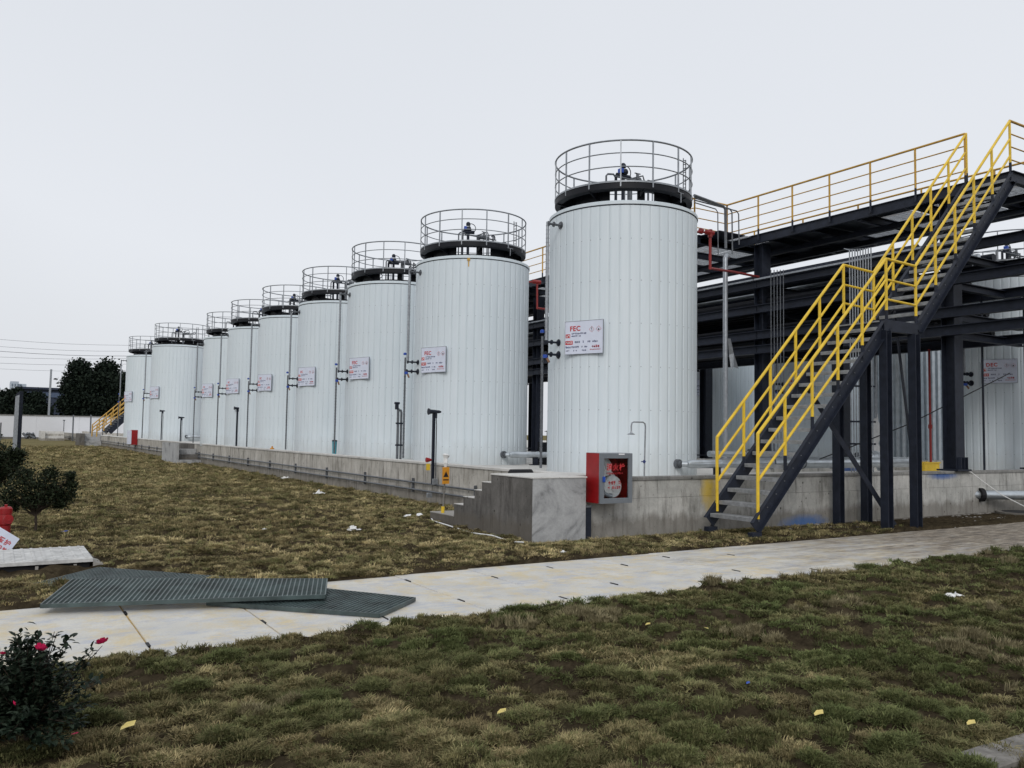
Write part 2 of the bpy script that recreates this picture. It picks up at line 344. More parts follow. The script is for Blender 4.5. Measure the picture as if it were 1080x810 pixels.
# ------------------------------------------------------------------ numpy noise
def vnoise(x, y, seed=0):
    xi = np.floor(x).astype(np.int64); yi = np.floor(y).astype(np.int64); xf = x-xi; yf = y-yi
    def h(a, b):
        k = (a*374761393+b*668265263+seed*1442695041) & 0xffffffff
        k = ((k ^ (k >> 13))*1274126177) & 0xffffffff
        return ((k ^ (k >> 16)) & 0xffff)/65535.
    u = xf*xf*(3-2*xf); v = yf*yf*(3-2*yf)
    return (h(xi, yi)*(1-u)+h(xi+1, yi)*u)*(1-v)+(h(xi, yi+1)*(1-u)+h(xi+1, yi+1)*u)*v
def fbm(x, y, seed=0, o=4):
    t = 0; a = .5; s = 0
    for i in range(o): t = t+a*vnoise(x*2**i, y*2**i, seed+i); s += a; a *= .5
    return t/s
def worley(x, y, seed=0):
    xi = np.floor(x).astype(np.int64); yi = np.floor(y).astype(np.int64)
    f1 = np.full(x.shape, 9.); f2 = np.full(x.shape, 9.); cid = np.zeros(x.shape)
    for dx in (-1, 0, 1):
        for dy in (-1, 0, 1):
            a = xi+dx; b_ = yi+dy
            def h(s):
                k = (a*374761393+b_*668265263+(seed+s)*1442695041) & 0xffffffff
                k = ((k ^ (k >> 13))*1274126177) & 0xffffffff
                return ((k ^ (k >> 16)) & 0xffff)/65535.
            px = a+.15+.7*h(1); py = b_+.15+.7*h(2); d = np.hypot(x-px, y-py); r = h(3)
            nf = d < f1; f2 = np.where(nf, f1, np.minimum(f2, d)); cid = np.where(nf, r, cid); f1 = np.where(nf, d, f1)
    return f1, f2, cid

# ------------------------------------------------------------------ ground
def far_edge(x): return np.where(x < 6, 8.45+.035*x, 8.66+.012*(x-6))
def near_edge(x): return np.interp(x, [-40, 0, 2, 5, 9, 12, 16, 40], [6.25, 6.28, 6.36, 6.36, 6.42, 6.5, 6.4, 6.3])
def path_in(x, y, m=0.):
    w = .07*(fbm(x*2.2, y*2.2, 77)-.5)*2
    return (y < far_edge(x)-m+w*.4) & (y > near_edge(x)+m+w*1.6)
def sod(x, y):
    wx = x+.25*(fbm(x*2, y*2, 5)-.5); wy = y+.25*(fbm(x*2, y*2, 9)-.5)
    return worley(wx*3.4, wy*5.4, 3)
GQ = [onz(30, 619), onz(172, 640), onz(244, 612), onz(104, 603)]
def inquad(x, y, q):
    r = np.ones(x.shape, bool)
    for a, b_ in zip(q, q[1:]+q[:1]): r &= ((b_.x-a.x)*(y-a.y)-(b_.y-a.y)*(x-a.x)) > 0
    return r
def ground_z(x, y):
    d = np.hypot(x, y); fade = np.clip((45-d)/30, 0, 1)
    f1, f2, cid = sod(x, y)
    z = .035+.06*(fbm(x*.9, y*.9, 1)-.5)+.062*np.sqrt(np.clip((f2-f1)*1.6, 0, 1))*(.25+1.1*cid)+.05*(fbm(x*6, y*8, 2, 3)-.5)
    z = z*fade+.03*(1-fade)
    # flat under path, walls and pad
    e = np.minimum(far_edge(x)-y, y-near_edge(x)); k = np.clip(e/.05+.6, 0, 1)
    z = z*(1-k)-.05*k
    ins = ((x > 8.3) & (y > 10.4)); z = np.where(ins, -.05, z)
    nw = np.clip((10.25-y)/.5, 0, 1)
    z = np.where((x > 6.5) & (y > far_edge(x)) & (y < 10.4), np.minimum(z, .02+.06*nw), z)
    z = np.where(inquad(x, y, GQ), np.minimum(z, .025), z)
    return z
def stretched(lo, hi, d0, a, b, g=1.07):
    xs = list(np.arange(a, b, d0)); s = d0; x = b
    while x < hi: x += s; s *= g; xs.append(x)
    s = d0; x = a
    while x > lo: x -= s; s *= g; xs.insert(0, x)
    return np.array(xs)
gx = stretched(-900, 900, .055, -1.2, 13.5); gy = stretched(-300, 1500, .05, 2.0, 16)
GX, GY = np.meshgrid(gx, gy); GZ = ground_z(GX, GY)
vv = np.stack([GX.ravel(), GY.ravel(), GZ.ravel()], 1)
nx, ny = len(gx), len(gy); ii = (np.arange(ny-1)[:, None]*nx+np.arange(nx-1)[None]).ravel()
ff = np.stack([ii, ii+1, ii+nx+1, ii+nx], 1)
def npmesh(name, v, f, mat, smooth=False):
    me = bpy.data.meshes.new(name); me.vertices.add(len(v)); me.vertices.foreach_set('co', np.asarray(v, np.float32).ravel())
    k = f.shape[1]; me.loops.add(f.size); me.loops.foreach_set('vertex_index', f.astype(np.int32).ravel())
    me.polygons.add(len(f)); me.polygons.foreach_set('loop_start', np.arange(0, f.size, k, dtype=np.int32))
    me.polygons.foreach_set('use_smooth', np.full(len(f), smooth)); me.update(calc_edges=True); me.materials.append(mat); return me
struct(ob('ground', npmesh('ground', vv, ff, M['soil'], True)))

# grass tufts scattered as instances
TUFTS = bpy.data.collections.new('tuft_shapes')
def tuft(k, nb, h, spread, lean):
    r = np.random.default_rng(100+k); V = []; F = []
    for i in range(nb):
        a = r.uniform(0, 6.283); q = spread*math.sqrt(r.uniform()); x, y = q*math.cos(a), q*math.sin(a)
        hh = h*r.uniform(.5, 1.1); wd = r.uniform(.0016, .0030); b2 = a+r.normal(0, .8); l = lean*r.uniform(.3, 1.3)
        dx, dy = math.cos(b2), math.sin(b2); o = len(V)
        V += [(x-dy*wd, y+dx*wd, -.008), (x+dy*wd, y-dx*wd, -.008), (x+dx*l*.35*hh+dy*wd*.7, y+dy*l*.35*hh-dx*wd*.7, hh*.6), (x+dx*l*.35*hh-dy*wd*.7, y+dy*l*.35*hh+dx*wd*.7, hh*.6), (x+dx*l*hh, y+dy*l*hh, hh)]
        F += [(o, o+1, o+2), (o, o+2, o+3), (o+3, o+2, o+4)]
    me = npmesh('tuft', np.array(V), np.array(F), M['grass']); o = bpy.data.objects.new('tuft%d' % k, me); TUFTS.objects.link(o)
for k, a in enumerate([(26, .019, .026, .9), (26, .016, .030, 1.4), (28, .023, .024, .7), (22, .012, .032, 2.2), (34, .050, .022, .6), (34, .009, .040, 4.0), (34, .007, .044, 5.5)]): tuft(k, *a)
def scatter(name, P, rot, scl, tint, idx, label=None, cat=None):
    me = bpy.data.meshes.new(name); me.vertices.add(len(P)); me.vertices.foreach_set('co', P.astype(np.float32).ravel())
    for nm, ty, dat, fld in (('rot', 'FLOAT_VECTOR', rot, 'vector'), ('scl', 'FLOAT_VECTOR', scl, 'vector'), ('tint', 'FLOAT_VECTOR', tint, 'vector')):
        a = me.attributes.new(nm, ty, 'POINT'); a.data.foreach_set(fld, dat.astype(np.float32).ravel())
    a = me.attributes.new('idx', 'INT', 'POINT'); a.data.foreach_set('value', idx.astype(np.int32))
    me.update(); me.materials.append(M['grass']); o = ob(name, me)
    ng = bpy.data.node_groups.new('scatter', 'GeometryNodeTree')
    ng.interface.new_socket('Geometry', in_out='INPUT', socket_type='NodeSocketGeometry'); ng.interface.new_socket('Geometry', in_out='OUTPUT', socket_type='NodeSocketGeometry')
    gi = ng.nodes.new('NodeGroupInput'); go = ng.nodes.new('NodeGroupOutput'); ip = ng.nodes.new('GeometryNodeInstanceOnPoints')
    ci = ng.nodes.new('GeometryNodeCollectionInfo'); ci.inputs[0].default_value = TUFTS; ci.inputs[1].default_value = True; ci.inputs[2].default_value = True
    def na(nm, t):
        a = ng.nodes.new('GeometryNodeInputNamedAttribute'); a.data_type = t; a.inputs[0].default_value = nm; return a.outputs[0]
    L = ng.links
    L.new(gi.outputs[0], ip.inputs['Points']); L.new(ci.outputs[0], ip.inputs['Instance']); ip.inputs['Pick Instance'].default_value = True
    L.new(na('idx', 'INT'), ip.inputs['Instance Index']); L.new(na('rot', 'FLOAT_VECTOR'), ip.inputs['Rotation']); L.new(na('scl', 'FLOAT_VECTOR'), ip.inputs['Scale'])
    L.new(ip.outputs[0], go.inputs[0])
    md = o.modifiers.new('scatter', 'NODES'); md.node_group = ng
    stuff(o)
    if label: tag(o, label, cat)
    return o
def grass_points(N, dmin, dmax, power):
    # polar sampling about the standpoint, wider than the view
    a0, a1 = YAW-math.radians(48), YAW+math.radians(46)
    u = rng.random(N); d = dmin*(dmax/dmin)**(u**power); a = rng.uniform(a0, a1, N)
    return d*np.sin(a), d*np.cos(a), d
x, y, d = grass_points(620000, 2.7, 80, .92)
f1, f2, cid = sod(x, y)
ok = ~path_in(x, y, -.02) & ~((x > 8.22) & (y > 10.28)) & ~((x > 6.62) & (x < 8.3) & (y > 10.12) & (y < 13.45)) & (x < 30) & ~((x < 1.08) & (y > 9.9) & (y < 11.6)) & ~inquad(x, y, GQ)
gap = (f2-f1) < (.04+.56*fbm(x*1.6, y*1.6, 21)); bare = fbm(x*1.1+9, y*1.1, 33) < .41
keep = ~(gap & (rng.random(len(x)) < .95)) & ~(bare & (rng.random(len(x)) < .55)) & (fbm(x*5, y*5, 61, 3)+.25*rng.random(len(x)) > .44)
strip = (y > far_edge(x)) & (x > 6.4) & (y < 10.4)
keep &= ~(strip & (rng.random(len(x)) < np.clip((x-10.5)/3.5, 0, 1)))
sel = ok & keep; x, y, d, cid = x[sel], y[sel], d[sel], cid[sel]; strip = strip[sel]; N = len(x)
left = (y > far_edge(x)-.1)
green = np.clip(fbm(x*.55, y*.55, 41)*1.6-.45+(cid-.5)*.7+(x*.03), 0, 1)
green = np.where(left, green*.20, green*.86)
straw = np.array([.29, .245, .135]); brown = np.array([.135, .105, .06]); grn = np.array([.050, .070, .026]); olive = np.array([.13, .125, .06])
q = fbm(x*2.1+3, y*2.1, 51)[:, None]; r2 = rng.random((N, 1)); c_ = cid[:, None]
base = straw*q*1.3+brown*(1-q)*.9; base = np.where(r2 < .3, olive, base)
base = base*(.55+.9*np.abs(c_*7.3 % 1)); base = np.where(left[:, None], base*1.15, base*.84)
gcol = grn*(.6+.8*c_)+olive*.18
mat_ = rng.random(N) < .25+.7*(fbm(x*1.2+7, y*1.6, 91) > .52)
tint = base*(1-green[:, None])+gcol*green[:, None]
tint = np.where(mat_[:, None], tint*1.12, tint*.95); tint *= (.6+.8*rng.random((N, 1)))*(.8+.4*fbm(x*6, y*6, 88, 2))[:, None]
s = (.75+.5*rng.random(N))*np.clip(.80+d/13, 1, 5.5); hs = s*(.55+.75*fbm(x*1.7, y*1.7, 15))
idx = rng.integers(0, 4, N); idx = np.where(mat_, rng.integers(5, 7, N), idx); tall = (fbm(x*1.4+50, y*1.4, 71) > .73) & (rng.random(N) < .6) & ~left; idx = np.where(tall, 4, idx)
tint = np.where(tall[:, None], np.array([.22, .195, .12])*(.7+.5*rng.random((N, 1))), tint)
P = np.stack([x, y, ground_z(x, y)-.004], 1)
rot = np.stack([rng.normal(0, .18, N), rng.normal(0, .18, N), rng.uniform(0, 6.28, N)], 1)
scatter('grass', P, rot, np.stack([s, s, hs], 1), tint, idx, 'patchy dry and green turf laid around the concrete path', 'grass')

# ------------------------------------------------------------------ path of concrete slabs
path = MB(); path.box(-14, 6.1, -.06, 24, 8.8, .020)
path_o = struct(put('path', path, M['joint']))
k = 0
for i in range(-15, 24):
    x0 = 1.04+.93*i; x1 = x0+.93; xm = (x0+x1)/2
    ym = 7.42+.028*max(0, xm); fe = float(far_edge(np.array(xm)))
    for (a, b_) in ((6.12, ym), (ym, fe)):
        g = .005+.003*random.random(); mbx = MB().bbox(-.465+g, a+g, -.03, .465-g, b_-g, .032+random.uniform(-.003, .003), .006)
        put('slab', mbx, M['slab'], path_o, False, (xm, 0, 0), (random.uniform(-.0015, .0015)*0, 0, 0))
        for yy in ((a*.35+b_*.65),) if i % 2 else ((a*.6+b_*.4),):
            if xm < 9.5: put('lifting_slot', MB().box(x0-.011, yy-.06, .0, x0+.011, yy+.06, .0362), M['black'], path_o)  # black block paints the dark inside an open lifting hole

# kerb stones in the near corner
kerb = struct(put('kerb', MB().box(4.06, 1.6, -.05, 9, 2.36, .035), M['conc_cap']))
for i in range(12):
    put('kerb_stone', MB().bbox(4.06+i*.3+.004, 2.2, -.03, 4.36+i*.3-.004, 2.40, .085+random.uniform(-.006, .006), .008), M['rubble'], kerb)

# ------------------------------------------------------------------ pad and containment walls
struct(put('tank_pad', MB().box(8.36, 10.42, -.1, 60, 140, .86), M['conc_top']))
wall = thing('containment_wall', 'grey cast concrete dike wall under the steel stairs, stained yellow and blue', 'wall')
xs = [7.61, 8.45, 9.17, 10.55, 12.05, 13.55, 15.1, 16.4, 17.2, 18.9, 20.5, 22.1, 23.7, 25.3, 27]
for a, b_ in zip(xs[:-1], xs[1:]):
    put('wall_panel', MB().box(a+.003, 10.3+random.uniform(-.003, .003), -.15, b_-.003, 10.46, .615), M['conc_front'], wall)
    put('wall_panel', MB().box(a+.003, 10.306+random.uniform(-.003, .003), .619, b_-.003, 10.46, .90), M['conc_front'], wall)
put('wall_cap', MB().bbox(7.62, 10.285, .903, 27, 10.50, .955, .008), M['conc_cap'], wall)
put('footing', MB().box(7.63, 10.27, -.1, 27, 10.31, .035), M['conc_dark'], wall)
wl = thing('containment_wall', 'long cast concrete dike wall running past the row of white tanks', 'wall')
yy = 10.5; k = 0
while yy < 135:
    st = 1.83 if yy < 50 else 3.66
    put('wall_panel', MB().box(8.26+random.uniform(-.008, .008), yy+.008, -.15, 8.42, yy+st-.008, .90), M['conc_left'], wl); yy += st
put('wall_cap', MB().bbox(8.24, 10.5, .903, 8.46, 135, .955, .01), M['conc_top'], wl)
for z in (.34, .50): put('conduit', MB().tube([(8.2, 13.2, z-.02), (8.2, 60, z), (8.2, 130, z)], .022, 6), M['galv_d'], wl)
for yb in np.arange(14.6, 70, 2.9): put('bracket', MB().box(8.20, yb, .26, 8.258, yb+.035, .57), M['galv_d'], wl)
put('inner_wall', MB().box(10.4, 60, .86, 10.6, 140, 1.12), M['conc_left'], wl)
# second dike wall behind the stairs, right
wr = thing('inner_dike_wall', 'low concrete wall behind the steel column at the right edge', 'wall')
for i in range(14): put('wall_panel', MB().box(13.2+i*1.5, 12.6, .86, 14.694+i*1.5, 12.78, 1.09), M['conc_front'], wr)

# corner block with steps
blk = thing('step_block', 'stepped concrete landing block at the near corner of the dike wall', 'steps')
put('landing', MB().box(6.652, 10.151, -.15, 7.60, 10.44, .965), M['conc_dark'], blk); put('landing', MB().box(6.652, 10.441, -.15, 8.24, 11.32, .965), M['conc_dark'], blk)
put('render_face', MB().box(6.655, 10.135, -.1, 7.60, 10.151, .962), M['conc_grey'], blk)
put('top_slab', MB().bbox(6.64, 10.125, .9652, 7.615, 10.51, .985, .005), M['conc_top'], blk); put('top_slab', MB().bbox(6.64, 10.511, .9652, 8.24, 11.33, .985, .005), M['conc_top'], blk)
ys = [11.322, 11.6, 11.83, 12.12, 12.38, 12.55]; zs = [.85, .71, .57, .43, .30]
zs = [.845, .705, .57, .43]
for (a, b_), z in zip(zip([11.322, 11.61, 11.84, 12.21], [11.61, 11.84, 12.21, 12.53]), zs):
    put('step', MB().box(6.65, a, -.15, 8.25, b_-.002, z-.012), M['conc_dark'], blk)
    put('tread', MB().box(6.645, a, z-.011, 8.25, b_-.001, z), M['conc_top'], blk)
put('step', MB().box(6.65, 12.54, -.1, 8.25, 13.42, .205), M['conc_dark'], blk)
put('tread', MB().box(6.645, 12.54, .206, 8.25, 13.42, .22), M['conc_top'], blk)

# far steps against the long wall
st = thing('wall_steps', 'concrete steps with a side cheek against the long dike wall, halfway back', 'steps')
put('side_wall', MB().box(7.22, 40.5, -.1, 7.31, 44.4, .95), M['conc_grey'], st)
for i in range(4): put('step', MB().box(7.312, 40.3+i*.55, -.1, 8.25, 44.3, .20+i*.24), M['conc_dark'] if i % 2 else M['conc_grey'], st)
sb = thing('wall_steps', 'plain grey concrete step block against the far end of the dike wall', 'steps')
put('side_wall', MB().box(6.5, 81, -.1, 6.9, 85, 1.1), M['conc_dark'], sb)
put('step', MB().box(6.902, 82, -.1, 8.24, 85, 1.08), M['conc_grey'], sb)
put('step', MB().box(6.902, 81.2, -.1, 8.24, 81.998, .5), M['conc_grey'], sb)
sc = thing('wall_steps', 'pale concrete step block farthest away, left of the dike wall end', 'steps')
put('side_wall', MB().box(5.0, 112, -.1, 5.4, 118, 1.15), M['conc_top'], sc)
for i in range(4): put('step', MB().box(5.402, 112+i*.5, -.1, 7.4, 118, .28+i*.28), M['conc_top'] if i % 2 else M['conc_left'], sc)

# ------------------------------------------------------------------ tanks
PAD = .86; D = math.radians
def pol(r, a, z): return (r*math.cos(D(a)), r*math.sin(D(a)), z)
def glyphs(mb, x, z, w_, h, n, y=-.0145, seed=0):
    r = random.Random(seed+int(x*1000)+int(z*777)); g = w_/n; t = h*.23
    for i in range(n):
        a = x+i*g+g*.08; b_ = x+(i+1)*g-g*.10
        if r.random() < .05: continue
        for q in range(r.randint(2, 3)):
            zz = z+h*(.08+.8*r.random()); mb.box(a, y, zz, b_, y+.001, zz+t)
        for q in range(r.randint(1, 2)):
            xx = a+(b_-a)*(.15+.7*r.random()); mb.box(xx, y, z, xx+t*.8, y+.001, z+h)
FECM = text_mesh('FEC', .125, M['redink']); ECM = text_mesh('EC', .10, M['redink']); DECM = text_mesh('DEC', .125, M['redink'])
W_, H_ = .79, .60
def sign_parts(parent, word):
    s = ob('sign', SIGN_ME, parent, pol(1.462, 203, 3.38-PAD), (0, 0, D(203-270)))
    if word is not None: ob('lettering', word, s, (-W_/2+.10, -.0145, H_/2-.175), (D(90), 0, 0))
    ob('red_field', RED_ME, s); stuff(ob('small_print', NAVY_ME, s)); stuff(ob('red_print', REDP_ME, s)); stuff(ob('hazard_symbol', HAZ_ME, s))
    return s
mb = MB(); mb.bbox(-W_/2, -.012, -H_/2, W_/2, .012, H_/2, .002); mb.cur = 1
for q in ((-W_/2-.006, -H_/2-.006, W_/2+.006, -H_/2), (-W_/2-.006, H_/2, W_/2+.006, H_/2+.006), (-W_/2-.006, -H_/2, -W_/2, H_/2), (W_/2, -H_/2, W_/2+.006, H_/2)): mb.box(q[0], -.016, q[1], q[2], .014, q[3])
SIGN_ME = mb.mesh('sign', [M['signblue'], M['galv']])
def sx_(u): return -W_/2+u*W_
def sz_(v): return H_/2-v*H_
mb = MB(); mb.box(sx_(.015), -.0138, sz_(.50), sx_(.135), -.012, sz_(.385)); mb.box(sx_(.01), -.0138, sz_(.71), sx_(.205), -.012, sz_(.59)); mb.cur = 1
glyphs(mb, sx_(.03), sz_(.485), .10*W_, .045, 2, -.0146, 1); glyphs(mb, sx_(.02), sz_(.685), .17*W_, .042, 3, -.0146, 2)
RED_ME = mb.mesh('red_field', [M['redink'], M['whiteink']])
mb = MB()
for (u, v, ww, hh, n) in ((.17, .405, .44, .030, 11), (.17, .475, .25, .026, 9), (.26, .67, .14, .036, 4), (.47, .67, .07, .036, 2), (.60, .67, .08, .036, 2), (.73, .67, .14, .036, 4), (.01, .82, .14, .034, 4), (.17, .82, .20, .034, 5), (.44, .82, .16, .034, 4), (.02, .92, .10, .026, 3), (.22, .92, .10, .026, 3), (.45, .92, .12, .026, 3)):
    glyphs(mb, sx_(u), sz_(v), ww*W_, hh, n, -.0135, 5)
NAVY_ME = mb.mesh('small_print', [M['navy']])
mb = MB(); glyphs(mb, sx_(.71), sz_(.83), .20*W_, .045, 4, -.0135, 7); glyphs(mb, sx_(.66), sz_(.90), .28*W_, .018, 12, -.0135, 8); REDP_ME = mb.mesh('red_print', [M['redink']])
mb = MB()
for cx_, kind in ((.71, 0), (.89, 1)):
    X, Z, R_ = sx_(cx_), sz_(.27), .052; mb.cur = 0
    for k in range(4):
        a0, a1 = D(90*k), D(90*k+90); mb.bar((X+R_*math.cos(a0), -.0138, Z+R_*math.sin(a0)), (X+R_*math.cos(a1), -.0138, Z+R_*math.sin(a1)), .002, .006, (0, -1, 0))
    mb.cur = 1
    if kind: mb.lathe([(0, .0), (.016, .0), (.018, .012), (.009, .028), (0, .04)], 8, (X, -.006, Z-.022))
    else: mb.box(X-.005, -.0146, Z-.008, X+.005, -.0128, Z+.030); mb.box(X-.005, -.0146, Z-.026, X+.005, -.0128, Z-.015)
HAZ_ME = mb.mesh('hazard_symbol', [M['redink'], M['black']])

RB = 1.44; HB = 4.94; NP = 48
ROWS = [.42, 1.20, 1.98, 2.76, 3.54, 4.30]
def panel_geo(mb, a):
    h = 180/NP; vs = []; prof = [(-h+.02, RB-.0035), (-h+.13, RB), (-h*.5, RB+.0005), (0, RB), (h*.5, RB+.0005), (h-.13, RB), (h-.02, RB-.0035)]
    mb.cur = 0
    for (t, r) in prof: vs += [pol(r, a+t, 0), pol(r, a+t, HB)]
    mb.add(vs, [(2*i, 2*i+2, 2*i+3, 2*i+1) for i in range(len(prof)-1)])
    mb.cur = 1
    for z in ROWS:
        for t in (-h+.8,):
            c = Vector(pol(RB+.0035, a+t, z)); e1 = Vector(pol(1, a+t+90, 0))*.0085; e2 = Vector((0, 0, .0085)); n_ = Vector(pol(.003, a+t, 0))
            mb.add([c-e1-e2-n_, c+e1-e2-n_, c+e1+e2-n_, c-e1+e2-n_, c+n_], [(0, 1, 4), (1, 2, 4), (2, 3, 4), (3, 0, 4)])
mb = MB(); panel_geo(mb, 0); PANEL = mb.mesh('cladding_panel', [M['clad'], M['rivet']], False, False)
for p in PANEL.polygons: p.use_smooth = p.material_index == 0
mb = MB()
for i in range(NP): panel_geo(mb, i*360/NP)
CLAD = mb.mesh('cladding', [M['clad'], M['rivet']], False, False)
for p in CLAD.polygons: p.use_smooth = p.material_index == 0
INNER = MB().lathe([(RB-.004, 0), (RB-.004, HB)], 72).mesh('shell', M['seam'], True)
mb = MB().lathe([(RB+.002, HB-.012), (RB+.016, HB-.01), (RB+.016, HB+.045), (RB-.005, HB+.06), (1.1, HB+.115), (.6, HB+.17), (0, HB+.19)], 72); LID = mb.mesh('lid', [M['clad']], True)
mb = MB().lathe([(RB+.003, HB-.03), (RB+.006, HB-.03), (RB+.006, HB-.013), (RB+.003, HB-.013)], 72); LIPG = mb.mesh('lid_seam', [M['steel']])
zd = 6.24-PAD
DECK = MB().lathe([(.80, zd-.03), (1.345, zd-.03), (1.345, zd), (.80, zd), (.80, zd-.03)], 64).mesh('deck', M['steel_in'])
mb = MB().lathe([(1.24, zd-.15), (1.345, zd-.13), (1.345, zd-.02), (1.335, zd-.02), (1.335, zd-.12), (1.24, zd-.14)], 64); FASC = mb.mesh('fascia', M['steel_in'], True)
LIP = MB().lathe([(1.335, zd-.019), (1.354, zd-.019), (1.354, zd+.012), (1.335, zd+.012), (1.335, zd-.019)], 64).mesh('edge_strip', M['galv'], True)
DRUMS = []
for (a0, a1) in ((62, 100), (110, 217), (247, 254), (266, 310), (310, 392)):
    DRUMS.append(MB().lathe([(1.0, HB+.10), (1.02, HB+.10), (1.02, zd-.03), (1.0, zd-.03), (1.0, HB+.10)], 12, a0=D(a0), a1=D(a1)).mesh('drum_plate', M['steel_in']))
BASE = MB().lathe([(.96, HB+.08), (1.08, HB+.07), (1.08, HB+.16), (.96, HB+.16), (.96, HB+.08)], 48).mesh('base_ring', M['steel_in'])
mb = MB().add([(1.0, -.008, zd-.24), (1.33, -.008, zd-.15), (1.33, -.008, zd-.03), (1.0, -.008, zd-.03), (1.0, .008, zd-.24), (1.33, .008, zd-.15), (1.33, .008, zd-.03), (1.0, .008, zd-.03)],
              [(0, 1, 2, 3), (7, 6, 5, 4), (0, 4, 5, 1), (1, 5, 6, 2), (2, 6, 7, 3), (3, 7, 4, 0)]); mb.box(.98, -.03, HB+.06, 1.04, .03, zd-.04)
BRK = mb.mesh('bracket', M['steel_in'])
zt = 7.0-PAD
POST = MB().box(1.329, -.012, zd-.10, 1.353, .012, zt).mesh('post', M['galv'])
RAILS = [MB().ring((0, 0, z), 1.341, r, 64, 6).mesh('rail', M['galv'], True) for z, r in ((zt, .017), (zt-.235, .011), (zt-.49, .011))]
mb = MB().tube([pol(1.71, 176, 3.36-PAD), pol(1.71, 176, 5.60-PAD)], .030, 10)
for i in range(28): z = 2.5+i*.08; mb.tube([pol(1.71, 176, z), pol(1.71, 176, z+.012)], .036, 8)
GA = mb.mesh('level_gauge', M['galv'], True)
mb = MB().tube([pol(1.745, 173, .12), pol(1.745, 173, 3.44-PAD)], .024, 8)
for i in range(28): z = .15+i*.085; mb.tube([pol(1.745, 173, z), pol(1.745, 173, z+.012)], .030, 8)
GB = mb.mesh('level_gauge', M['galv_d'], True)
def nozzle(a, z, r0, r1, rr=.022, fl=.05):
    mb = MB(); mb.tube([pol(r0, a, z), pol(r1, a, z)], rr, 8)
    for q in (r0+.01, (r0+r1)/2, r1-.03): mb.tube([pol(q, a, z), pol(q+.022, a, z)], fl, 10)
    mb.tube([pol(RB-.003, a, z), pol(RB+.008, a, z)], fl*1.5, 12)
    return mb
NOZ = [nozzle(177, 5.56-PAD, RB, 1.73).mesh('nozzle', M['galv_d'], True), nozzle(176, 3.33-PAD, RB, 1.73, .02, .045).mesh('nozzle', M['steel'], True), nozzle(176, 3.10-PAD, RB, 1.75, .022, .05).mesh('nozzle', M['steel'], True)]
HANDLE = MB().lathe([(0, 0), (.04, 0), (.04, .05), (.012, .06), (0, .06)], 8, pol(1.765, 174, 3.50-PAD)).mesh('valve_handle', M['blue'])
HANDLE2 = MB().lathe([(0, 0), (.045, 0), (.045, .06), (0, .065)], 8, pol(1.77, 178, 3.02-PAD)).mesh('valve_handle', M['blue'])
mb = MB().tube([pol(1.75, 177, 3.08-PAD), pol(1.72, 180, 2.94-PAD)], .022, 8); DRAIN = mb.mesh('drain_valve', M['copper'])
# outlet
mb = MB().tube([(.12, -1.42, .25), (.12, -1.50, .25)], .085, 14).tube([(.12, -1.50, .25), (.12, -1.58, .25)], .05, 10); FLG = mb.mesh('outlet_flange', M['galv_d'], True)
mb = MB().tube([(.16, -1.66, .25), (.22, -1.66, .25), (.95, -1.66, .25)], [.05, .075, .075], 14).tube([(.95, -1.66, .25), (.985, -1.66, .25)], .085, 14).tube([(.985, -1.66, .25), (1.9, -1.66, .25)], .072, 14).tube([(.12, -1.58, .25), (.18, -1.66, .25)], .05, 10)
OUT = mb.mesh('outlet_pipe', M['alu'], True)
STD = MB().box(.85, -1.71, 0, .95, -1.61, .18).box(.78, -1.76, 0, 1.02, -1.56, .02).mesh('pipe_stand', M['steel'])
# instruments on the lid
zi = zd+.40
mb = MB().tube([(-.30, -.15, 5.0), (-.30, -.15, zi+.02)], .03, 6).tube([(-.16, -.2, 5.0), (-.16, -.2, zi+.16)], .035, 8).tube([(-.32, -.2, zi+.02), (.0, -.2, zi+.02)], .05, 8).tube([(-.20, -.22, zi+.08), (-.1, -.22, zi+.12)], .06, 8)
mb.lathe([(0, 0), (.055, 0), (.055, .06), (.03, .09), (0, .09)], 10, (-.16, -.2, zi+.19))
V1 = mb.mesh('control_valve', M['steel'])
V2 = MB().bbox(-.27, -.27, zi+.07, -.20, -.17, zi+.16, .01).mesh('actuator', M['blue'])
V3 = MB().tube([(-.16, -.2, zi+.2)]+[(-.09+.12*math.sin(t), -.2, zi+.12+.12*math.cos(t)) for t in np.linspace(0, 4.2, 12)], .010, 5).mesh('hose', M['steel'], True)
V5 = MB().tube([(-.50, -.1, 5.0), (-.50, -.1, zi), (-.46, -.1, zi+.04), (-.36, -.15, zi+.04), (-.30, -.15, zi-.02)], .020, 6).mesh('bent_pipe', M['galv_d'], True)
V6 = MB().tube([(.40, -.1, 5.0), (.40, -.1, zi-.03), (.58, -.1, zi-.03)]+[(.62+.06*math.sin(t), -.1, zi+.03-.06*math.cos(t)) for t in np.linspace(0, 4.5, 9)], .018, 6).mesh('gooseneck_vent', M['steel'], True)
V7 = MB().tube([(.02, -.2, zi), (.2, -.2, zi+.07), (.34, -.2, zi+.12), (.38, -.2, zi+.02), (.38, -.2, 5.0)], .016, 6).mesh('bent_pipe', M['galv_d'], True)
V4 = MB().tube([(.12, -.3, zi-.02), (.12, -.3, zi+.10)], .03, 8).tube([(.05, -.3, zi+.10), (.19, -.3, zi+.10)], .012, 6).tube([(.48, -.2, 5.0), (.48, -.2, zi+.06)], .022, 6).tube([(-.42, -.3, zi-.05), (.5, -.3, zi-.05)], .018, 6).tube([(.05, -.15, 5.0), (.05, -.15, zi+.04)], .05, 8).tube([(.0, -.2, zi-.03), (.36, -.15, zi+.0)], .05, 8).lathe([(0, 0), (.09, 0), (.06, .07), (0, .08)], 10, (.26, -.15, zi)).mesh('breather_valve', M['galv_d'], True)
mb = MB()
